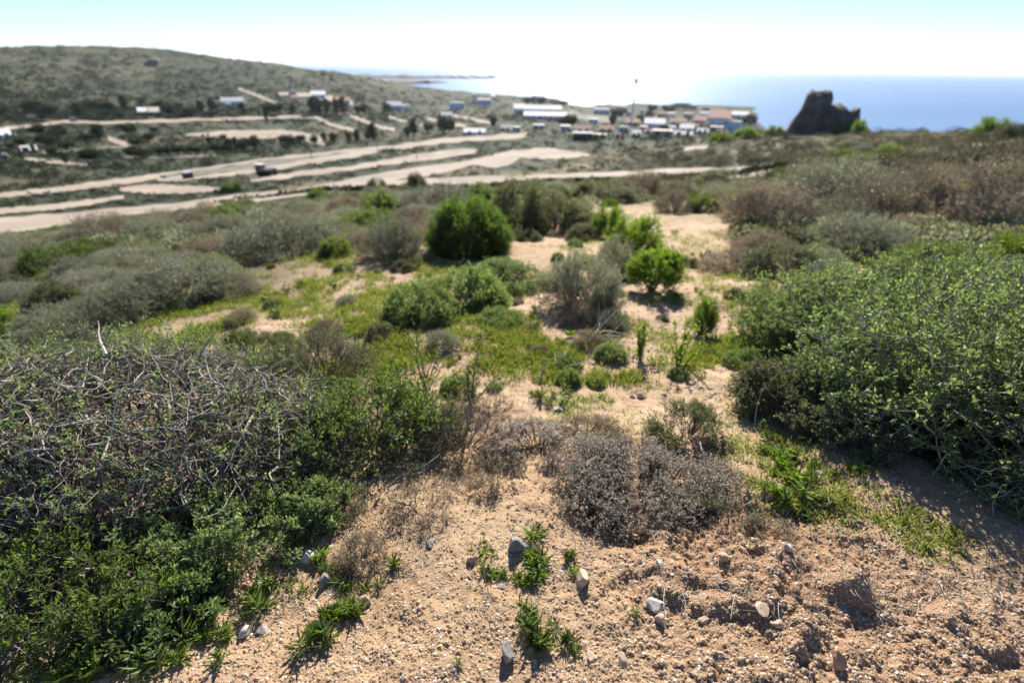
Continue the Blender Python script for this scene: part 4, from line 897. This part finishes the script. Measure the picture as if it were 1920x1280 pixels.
clump_sheet('hillside_scrub', P - [0, 0, .3], 2.5 + 6 * rng.random(len(P)) ** 2.5, 22, 'far', 'dark scrub covering the far hillside on the left', .35, .26)

# ------------------------------------------------------------------ trees in the valley
def tree_parts(seed, h=5.0, w_=4.2, tall=False):
    rng = np.random.default_rng(seed); n = 9
    T = polyline(rng, np.zeros((1, 3)) + [0, 0, -.4], np.array([[.05, .02, 1]]), h * .62, 7, .15, .05)
    i = rng.integers(0, 1, n); A, D = along(T, i, .35 + .6 * rng.random(n)); Lb = polyline(rng, A, rng.normal(size=(n, 3)) * [1, 1, .2] + [0, 0, 1.6 if tall else .7], h * .35, 5, .4, .15, .6)
    V1, Q1 = tubes(T, .2, .09, 8); V2, Q2 = tubes(Lb, .07, .03, 5)
    parts = [('trunk', mesh('trunk', np.concatenate([V1, V2]), np.concatenate([Q1, Q2 + len(V1)]), M['bark'], np.full(len(V1) + len(V2), .2)))]
    nc = 60; c_ = nrm(rng.normal(size=(nc, 3))) * (rng.random((nc, 1)) ** .4) * [w_ * .42, w_ * .42, h * (.44 if tall else .33)] + [0, 0, h * (.55 if tall else .62)]
    i = np.repeat(np.arange(nc), 42); k = len(i); d = nrm(rng.normal(size=(k, 3))); C = c_[i] + d * (.35 + .4 * rng.random((k, 1))) * w_ * .16
    V, Fl = leaves(rng, C, d + rng.normal(size=(k, 3)) * .6, .34 * w_ / 4.2 * (.6 + .8 * rng.random(k)), .2, .2)
    parts.append(('crown', mesh('crown', V, Fl, M['tree'], np.repeat(np.clip(rng.random(nc)[i] * .7 + rng.random(k) * .3, 0, 1), 4)))); return parts
TP = {}
def tree(u, vb, wp, hp, label, group, rmin=120):
    p = at(u, vb, rmin); m = pxm(p); w_, h_ = wp * m * 1.35, hp * m * 1.25; key = (('tall' if hp > wp * 1.15 else 'broad'), int(rngp.integers(0, 2)))
    if key not in TP:
        r = thing('tree', label, 'tree', p, 0, group); t_ = key[0] == 'tall'; assemble(r, tree_parts(key[1] + (10 if t_ else 0), 5.0, 2.4 if t_ else 4.2, t_)); TP[key] = (r, 2.4 if t_ else 4.2); s = w_ / TP[key][1]; r.scale = (s, s, h_ / 5.0)
    else: s = w_ / TP[key][1]; r = dup(TP[key][0], p, rngp.random() * 6.28, (s, s, h_ / 5.0), label, group)
# ------------------------------------------------------------------ houses
def box(x0, x1, y0, y1, z0, z1):
    V = [(x0,y0,z0),(x1,y0,z0),(x1,y1,z0),(x0,y1,z0),(x0,y0,z1),(x1,y0,z1),(x1,y1,z1),(x0,y1,z1)]
    return V, [[0,3,2,1],[4,5,6,7],[0,1,5,4],[1,2,6,5],[2,3,7,6],[3,0,4,7]]
def boxes(name, bl, material):
    V, Fq = [], []
    for b_ in bl:
        v_, f_ = box(*b_); Fq += [[i + len(V) for i in q] for q in f_]; V += v_
    return mesh(name, np.array(V, float), np.array(Fq), material)
def house(u, vb, wp, hp, wall, roof, label, rmin=250, gable=False, rz=None, dpt=None):
    p = at(u, vb, rmin); m = pxm(p); w_ = wp * m; h_ = hp * m; d_ = dpt or (max(min(w_ * .8, 14), hp * m * 2.6) if gable else min(w_ * .8, 14)); rr_ = -math.atan2(p[0], p[1]) if rz is None else rz
    t_ = thing('house', label, 'house', p + [0, 0, -1.2], rr_); h_ += 1.2
    hw = h_ * (.62 if gable else .93)
    link('wall', boxes('wall', [(-w_/2, w_/2, 0, d_, 0, hw)], M[wall]), t_)
    if gable:
        o_ = .04 * w_; V = np.array([(-w_/2-o_, -o_, hw+.02), (w_/2+o_, -o_, hw+.02), (w_/2+o_, d_+o_, hw+.02), (-w_/2-o_, d_+o_, hw+.02), (-w_/2-o_, d_/2, h_), (w_/2+o_, d_/2, h_)])
        link('roof', mesh('roof', V, [np.array([[0,1,5,4],[2,3,4,5],[0,3,2,1]]), np.array([[0,4,3],[1,2,5]])], M[roof]), t_)
    else: link('roof', boxes('roof', [(-w_/2-.25, w_/2+.25, -.25, d_+.25, hw+.01, h_)], M[roof]), t_)
    nw = max(2, int(w_ / 4.5)); st = max(1, int(hw / 4.2)); 
    for s_ in range(st):
        for k in range(nw):
            x = -w_/2 + w_ * (k + .5) / nw; z = 1.2 + (hw - 1.2) * (s_ + .35) / st
            if s_ == 0 and k == nw // 2: link('door', boxes('door', [(x-.5, x+.5, -.06, .04, 1.2, 3.3)], M['door']), t_)
            else: link('window', boxes('window', [(x-.7, x+.7, -.05, .04, z, z + 1.3)], M['window']), t_)
    return t_
HS = [
 (1022,225,76,13,'paint','paint','long white building catching the sun, largest in the valley',1),(1018,214,66,14,'paint','slab','pale long roofed building behind the long white building',1),
 (973,214,20,16,'paint','slab','white house at the left end of the long white building',1),
 (948,247,18,11,'paint','greyroof','pinkish white house left below the long white building',1),(968,248,15,9,'paint','slab','small pale house right of the pinkish white house',0),
 (890,253,38,10,'paint','paint','low white barn right of the dark trees by the far dirt road',1),(838,223,20,11,'bluewall','greyroof','pale blue house above the broad dark trees',1),
 (857,206,27,12,'bluewall','greyroof','blue grey house on the low ridge left of the cream tower house',0),(890,194,9,15,'cream','cream','cream tower house near the water',0),
 (908,197,26,9,'bluewall','slab','pale lilac house right of the cream tower house',0),(925,187,8,9,'paint','slab','tiny white house at the shoreline of the bay',1),
 (740,207,26,14,'bluewall','greyroof','pale blue gabled house in the fields below the hill',1),(761,207,13,9,'paint','slab','small white shed right of the pale blue gabled house',0),
 (598,186,24,13,'bluewall','slab','pale blue white house on the bare bank of the hill',1),(645,195,24,11,'paint','tile','pinkish villa at the right end of the bare bank',1),
 (438,199,36,14,'bluewall','greyroof','bluish house at the hill foot beside the bare red bank',1),(430,203,10,8,'paint','slab','small white annex at the front of the bluish house',0),
 (550,181,14,7,'cream','tile','reddish hut on the bare ledge of the hill',0),(551,181,5,12,'paint','slab','narrow white tower beside the reddish hut on the ledge',0),
 (272,217,18,13,'greyroof','paint','dark house with a bright white gable end left of its twin',1),(292,218,17,14,'greyroof','cream','dark house with a pale gable end right of its twin',1),
 (8,263,26,18,'paint','paint','brilliant white rounded roof house at the left edge',1),(24,262,14,10,'bluewall','greyroof','small blue house beside the white one at the left edge',1),
 (58,287,22,12,'greyroof','slab','pale roofed shed among the trees near the left edge',1),
 (1093,249,26,11,'paint','tile','white house with red roof above the dark warehouse',1),(1136,249,27,11,'cream','tile','salmon house with red roof left of the mast foot',1),
 (1092,264,36,13,'darkmetal','greyroof','dark warehouse at the near edge of town',0),(1123,261,25,8,'cream','cream','cream walled house right of the dark warehouse',0),
 (1169,251,16,12,'bluewall','greyroof','slate blue house under the mast',0),(1178,218,9,9,'paint','slab','tiny white house on the shore by the mast',0),(1203,214,6,8,'paint','slab','tiny white house right of the mast on the shore',0),
 (1186,236,24,11,'paint','tile','white house with tiled roof directly behind the mast',1),(1127,214,28,8,'bluewall','greyroof','bluish house on the shore left of the mast',0),
 (1241,226,18,12,'cream','tile','tall cream house rising over the white terraced house',0),(1226,242,36,17,'paint','slab','large white terraced house right of the mast',1),
 (1222,253,28,9,'cream','tile','pink roofed house below the white terraced house',1),(1240,263,36,10,'cream','cream','long cream wall house at the near edge of town',0),
 (1192,263,16,13,'greyroof','slab','grey shed at the near edge of town below the mast',1),(1270,235,28,11,'paint','tile','white bungalow in the middle of town',1),
 (1286,249,24,14,'bluewall','slab','blue white two storey house in the middle of town',1),(1280,258,32,9,'paint','slab','low pale house under the blue white two storey house',1),
 (1311,235,22,15,'cream','tile','cream house left of the big pink roofed house',1),(1321,221,18,11,'greyroof','greyroof','dark roofed house at the shore side of town',1),
 (1346,239,36,28,'paint','tile','big white house with pink roof near the right end of town',1),(1342,249,22,10,'cream','cream','low cream house under the big pink roofed house',0),
 (1384,222,32,11,'paint','paint','pale hazy house on the point at the right end of town',1),(1373,250,24,20,'bluewall','greyroof','grey blue house at the right end of town',0),
 (1288,224,14,10,'cream','cream','yellowish house on the shore side of town',0),
 (1150,218,12,8,'paint','paint','tiny white house among trees left of the mast',0),(1212,226,14,9,'paint','tile','tiny tile roofed white house behind the white terraced house',1),(1258,222,14,9,'paint','paint','small white house between the cream tower and the white bungalow',0),
 (1300,244,16,10,'paint','tile','small white house left below the cream house in town',1),(1316,252,20,9,'paint','paint','low white house at the near edge of town right of centre',1),(1330,228,12,8,'paint','paint','small white house squeezed left of the big pink roofed house',0),
 (1362,232,14,10,'paint','tile','small white house touching the right of the big pink roofed house',1),(1392,236,18,10,'paint','paint','small white house on the last rise of the right end of town',1),(1352,252,16,8,'cream','tile','small tile roofed house at the near right end of town',1),
 (1256,246,16,9,'paint','paint','white house right of the pink roofed house in town',1),(1206,246,14,8,'paint','paint','small white house below the house behind the mast',0),(1162,264,18,9,'paint','tile','low tile roofed house at the near edge of town left of the grey shed',1),
 (1112,232,16,8,'paint','paint','small white house on the pale slope above the salmon house',0),(1060,246,18,9,'paint','paint','small white house right of the flare below the long white building',0),(1010,243,20,8,'bluewall','slab','bluish low house straight below the long white building',0),
 (1410,232,14,8,'cream','paint','tiny pale house at the very end of the point',0)]
for (u, vb, wp, hp, wa, ro, lab, gb) in HS: house(u, vb, wp, hp, wa, ro, lab, 120 if vb > 255 and u < 100 else 200, bool(gb))

TMARKS = [(272,210,'house with the bright white gable'),(292,210,'house with the pale gable'),(438,192,'bluish house'),(598,180,'house on the bare bank'),(645,190,'pinkish villa'),(740,200,'pale blue gabled house'),(761,203,'small white shed'),
 (838,218,'house above the broad trees'),(857,200,'blue grey house'),(890,248,'low white barn'),(1022,219,'long white building'),(973,207,'white house beside it'),(58,280,'pale roofed shed'),(8,255,'brilliant white house'),(80,228,'second grey boulder'),
 (60,224,'grey boulder'),(138,228,'boulder by the hill foot road'),(225,268,'short diagonal track'),(500,250,'pale bare pad in the valley'),(100,306,'lowest left track'),(320,296,'track below the hedge row'),(480,182,'track climbing the hill'),
 (1092,258,'dark warehouse'),(1136,243,'salmon house'),(1183,200,'radio mast'),(1226,233,'white terraced house'),(1241,218,'cream tower'),(1270,230,'white bungalow'),(1346,226,'big pink roofed house'),(1373,240,'grey blue house'),
 (1311,228,'cream house'),(1321,214,'dark roofed house'),(1288,218,'yellowish house'),(948,240,'pinkish white house'),(612,264,'thin pale utility pole'),(709,278,'short utility pole'),(1286,242,'blue white house'),(1394,215,'pale hazy house')]
TREES = [
 ('dark tree at the hill foot left of the two gabled houses', 'trees at the hill foot, left', 200, [(5,224,26,26),(68,216,28,22),(82,218,16,14),(95,220,26,18),(152,222,18,22),(172,206,22,12),(188,208,26,14),(212,214,18,18),(236,208,14,22),(198,222,20,12),(160,214,14,12),(225,222,16,10)]),
 ('dark tree in the row at the hill foot left of the bluish house', 'trees at the hill foot, middle', 200, [(268,198,10,10),(305,210,20,16),(320,218,22,16),(338,212,16,16),(360,220,26,16),(378,212,12,18),(400,212,14,20),(398,220,20,10),(345,222,14,10),(312,204,14,10)]),
 ('dark tree in the row at the hill foot under the bare bank', 'trees at the hill foot, right', 200, [(457,218,12,20),(502,216,14,16),(520,216,18,18),(500,226,8,14),(550,214,12,14),(590,216,16,26),(600,216,12,24),(615,214,14,22),(632,216,12,24),(645,216,14,26),(672,214,14,12),(684,215,12,16),(726,212,14,14)]),
 ('dark broad tree in the loose group below the hill foot road near the left edge', 'trees of the left group', 150, [(75,256,22,18),(112,252,24,12),(88,276,30,18),(104,272,18,20),(130,280,22,12),(118,258,14,12),(160,266,14,12),(170,265,14,8),(188,264,18,24),(45,276,18,14),(22,280,14,10)]),
 ('dark tree in the hedge like row above the dark field', 'trees in the hedge row', 130, [(178,305,36,22),(165,304,18,16),(254,298,26,18),(268,298,20,14),(278,296,18,14),(300,292,22,14),(318,292,20,14),(335,292,22,16),(352,290,20,14),(372,290,20,14),(385,288,18,12),(408,290,18,18),(420,288,16,16),(432,286,14,20),(444,283,10,20),(456,284,20,16),(470,282,20,20),(482,280,18,20),(100,292,14,12),(125,308,10,16)]),
 ('small dark tree on the green field behind the hedge like row', 'trees on the field', 150, [(245,256,20,20),(258,276,16,14),(282,267,14,14),(290,250,12,10),(394,272,10,12),(420,262,10,8)]),
 ('dark tree in the scattered row beside the far dirt road', 'trees by the far dirt road', 150, [(540,275,22,18),(565,268,16,12),(590,272,14,14),(608,268,8,16),(626,269,12,16),(654,266,10,14),(670,266,12,18),(700,264,16,26),(764,256,12,14),(776,254,18,24),(804,250,16,16),(832,252,22,24),(844,250,20,22),(690,262,10,12)]),
 ('dark tree standing behind the large white building near the coast', 'trees behind the large white building', 300, [(990,197,18,12),(1003,196,18,12),(1016,197,18,12),(1040,199,18,10),(1056,201,16,9),(925,238,12,16),(1055,238,20,16),(1068,250,20,22)]),
 ('dark tree among the houses of the coast town', 'trees among the town houses', 300, [(1155,226,20,18),(1165,218,16,12),(1205,232,22,14),(1216,226,14,14),(1270,206,16,10),(1284,207,20,10),(1298,208,14,8),(1322,216,16,10),(1364,219,12,12),(1394,236,26,14),(1148,236,12,16),(1222,212,14,12),(1252,214,20,14),(1245,246,16,10),(1306,242,18,10),(1404,240,20,20)]),
]
for lab, grp, rm, L_ in TREES:
    for (u, v, wp, hp) in L_:
        nm_ = ('slender' if hp > wp * 1.15 else 'low wide' if wp > hp * 1.4 else 'rounded') + ' dark tree'
        tree(u, v, wp, hp, point_out(nm_, u, v - hp / 2, TMARKS, ('small',) if wp < 14 else ('large',) if wp > 21 else ('',)) or lab, grp, rm)

# ------------------------------------------------------------------ mast, poles, vehicles
p = at(1183, 236, 300); m = pxm(p); h = 78 * m; rt = thing('radio_mast', 'tall thin mast with a dark head rising over the coast town', 'mast', p)
V, Qd = tubes(np.array([[[0, 0, -1], [0, 0, h * .5], [0, 0, h * .93]]]), .55, .35, 8); link('pole', mesh('pole', V, Qd, M['mastmetal'], None, True), rt)
V, Qd = tubes(np.array([[[0, 0, h * .90], [0, 0, h * .93], [0, 0, h * .97], [0, 0, h]]]), 1.0, .8, 10); link('antenna_head', mesh('antenna_head', V, Qd, M['darkmetal'], None, False), rt)
for k in range(3):
    a_ = k * 2.1; link('antenna', boxes('antenna', [(math.cos(a_)*2.3-.2, math.cos(a_)*2.3+.2, math.sin(a_)*2.3-.2, math.sin(a_)*2.3+.2, h*.88, h*.98)], M['mastmetal']), rt)
POLES = [(782,300,24,'thin dark utility pole beside the middle dirt road above the junction'),(709,285,14,'short utility pole at the end of the upper dirt road'),(585,300,26,'thin utility pole on the verge left of the road junction'),
         (612,276,24,'thin pale utility pole among the trees by the far road'),(325,300,30,'leaning pale utility pole in front of the hedge like row'),(120,352,26,'thin utility pole by the lower road near the left edge')]
for (u, v, hp, lab) in POLES:
    p = at(u, v, 60); m = pxm(p); h = hp * m; rt = thing('utility_pole', lab, 'pole', p, .4)
    V, Qd = tubes(np.array([[[0, 0, -.3], [0, 0, h * .5], [0, 0, h]]]), .11, .08, 6); link('pole', mesh('pole', V, Qd, M['bark'], np.full(len(V), .4)), rt)
    link('crossarm', boxes('crossarm', [(-.7, .7, -.05, .05, h * .9, h * .9 + .12)], M['bark']), rt)
# dark truck on the road edge
p = at(503, 331, 90); m = pxm(p); rt = thing('parked_truck', 'dark box truck parked beside the upper dirt road', 'truck', p + [0, 0, .1], -.15); L_ = 25 * m; m *= .85
link('body', boxes('body', [(-L_*.22, L_*.5, -1.1, 1.1, .7, 15*m), (-L_*.5, L_*.5, -1.0, 1.0, .5, .699)], M['darkmetal']), rt)
cab = link('cab', boxes('cab', [(-L_*.5, -L_*.24, -1.05, 1.05, .7, 12*m)], M['darkmetal']), rt); link('windscreen', boxes('windscreen', [(-L_*.5-.03, -L_*.5+.02, -.9, .9, 1.5, 11*m)], M['window']), rt)
for sx in (-.36, .05, .34):
    for sy in (-1.0, 1.0):
        V, Qd = tubes(np.array([[[L_*sx, sy-.15, .45], [L_*sx, sy+.15, .45]]]), .45, .45, 14); n_ = 14
        link('wheel', mesh('wheel', V, [Qd, np.array([list(range(n_))]), np.array([list(range(n_, 2*n_))])], M['rubber']), rt)
p = at(490, 325, 90); m = pxm(p); rt = thing('site_cabin', 'narrow olive cabin standing just behind the left end of the dark truck', 'cabin', p, -.1)
link('wall', boxes('wall', [(-.75, .75, -.6, .6, 0, 15*m)], M['olivepaint']), rt); link('roof', boxes('roof', [(-.9, .9, -.75, .75, 15*m+.01, 17*m)], M['slab']), rt); link('door', boxes('door', [(-.4, .4, -.64, -.61, .1, 13*m)], M['door']), rt)
p = at(354, 336, 90); m = pxm(p); rt = thing('utility_cabinet', 'small dark cabinet standing alone beside the upper dirt road', 'cabinet', p, -.3)
link('wall', boxes('wall', [(-5.5*m, 5.5*m, -.7, .7, 0, 12*m)], M['darkmetal']), rt); link('roof', boxes('roof', [(-6*m, 6*m, -.8, .8, 12*m+.01, 13*m)], M['greyroof']), rt); link('door', boxes('door', [(-.4, .4, -.74, -.71, .1, 10*m)], M['door']), rt)

# ------------------------------------------------------------------ rock outcrop and boulders
def rock_from_outline(name, pts, u0, vb, thick, base, m, seed, material):
    """outline in pixels -> slab of real thickness, rounded and roughened, origin at the outcrop's foot"""
    import bmesh
    P = np.array([((u - u0) * m, (vb - v) * m * .95) for u, v in pts]); c_ = P.mean(0); bm = bmesh.new(); rings = []
    for f_, y in ((.55, -.5), (.86, -.38), (1, -.1), (1, .15), (.84, .4), (.5, .5)):
        rings.append([bm.verts.new((c_[0] + (x - c_[0]) * f_, y * thick, (c_[1] + (z - c_[1]) * (.35 + .65 * f_)) if z > 0 else z)) for x, z in P])
    n_ = len(P)
    for a, b_ in zip(rings[:-1], rings[1:]):
        for k in range(n_): bm.faces.new((a[k], a[(k + 1) % n_], b_[(k + 1) % n_], b_[k]))
    bm.faces.new(rings[0][::-1]); bm.faces.new(rings[-1]); bmesh.ops.triangulate(bm, faces=[f for f in bm.faces if len(f.verts) > 4])
    bmesh.ops.subdivide_edges(bm, edges=bm.edges[:], cuts=3, use_grid_fill=True)
    for v_ in bm.verts:
        c2 = v_.co; s_ = fbm(np.array([c2.x + c2.y * .6]), np.array([c2.z + c2.y * .5]), 1.6, 4, seed)[0] * .6; d_ = Vector((c2.x - c_[0], c2.y * 1.5, c2.z - c_[1] * .6)).normalized(); v_.co = c2 + d_ * s_
    bmesh.ops.recalc_face_normals(bm, faces=bm.faces[:]); me_ = bpy.data.meshes.new(name); bm.to_mesh(me_); bm.free(); me_.materials.append(material); return me_
p = at(1545, 250, 40); m = pxm(p); rt = thing('rock_outcrop', 'big dark split rock standing on the ridge against the sea', 'rock', p, -math.atan2(p[0], p[1])); m = m / math.cos(math.atan2(p[0], p[1]) * 0.0 + .0) 
for pts, th, sd_ in (([(1478,262),(1484,238),(1492,215),(1497,196),(1498,182),(1503,176),(1514,177),(1527,174),(1536,176),(1541,190),(1544,200),(1547,262)], 6, 1),
                 ([(1530,262),(1532,205),(1546,200),(1556,199),(1568,205),(1578,213),(1586,204),(1591,212),(1595,230),(1598,262)], 5, 2),
                 ([(1588,262),(1596,240),(1604,230),(1608,232),(1616,240),(1623,250),(1627,262)], 3, 3)):
    link('rock_block', rock_from_outline('rock_block', pts, 1545, 250, th, 0, m, sd_, M['outcrop']), rt)
for k, (u, v, wp, hp, lab) in enumerate([(1512,248,26,30,'yellow green bush at the left foot of the big split rock'),(1530,246,40,22,'tall yellow green bush before the split rock'),(1578,250,34,22,'yellow green bush at the foot of the right half of the split rock'),
        (1606,252,28,22,'yellow green bush right of the split rock'),(1395,262,40,20,'yellow green bush on the ridge left of the split rock'),(1350,268,40,20,'yellow green bush on the ridge nearest the town'),(1450,255,34,16,'yellow green bush halfway along the ridge to the rock')]):
    shrub_px('lime', u, v, wp, hp, lab, 45)
BO = [(285,122,36,14,'rockgrey','pale flat boulder outcrop high on the hillside'),(623,150,9,8,'rockorange','small orange boulder near the crest of the hill'),(607,142,10,7,'rockorange','tiny orange boulder just above the other near the crest'),
      (60,226,22,10,'rockgrey','grey boulder at the hill foot under the dark trees'),(80,230,22,8,'rockgrey','second grey boulder at the hill foot right of the first'),(138,230,16,9,'rockgrey','grey boulder beside the hill foot road'),(10,297,24,10,'rockgrey','grey boulder at the left edge below the field')]
for k, (u, v, wp, hp, mt, lab) in enumerate(BO):
    p = at(u, v, 120); m = pxm(p); o = link('boulder', stone_mesh('boulder', 700 + k, M[mt], wp * m, wp * m * .8, hp * m * 1.5)); o.location = tuple(p + [0, 0, hp * m * .3]); tag(o, lab, 'boulder')

# ------------------------------------------------------------------ haze
m, t = mat('haze'); pv = t.nodes.new('ShaderNodeVolumePrincipled'); pv.inputs['Color'].default_value = (.80, .88, 1, 1); pv.inputs['Density'].default_value = HAZE; pv.inputs['Anisotropy'].default_value = .35
o_ = t.nodes.new('ShaderNodeOutputMaterial'); t.links.new(pv.outputs[0], o_.inputs['Volume'])
if HAZE > 0:
    hz = link('haze', boxes('haze', [(-27000, 27000, -27000, 27000, -90, 130)], m)); tag(hz, kind='stuff', label='thin bluish sea haze over the valley and the bay', cat='haze')
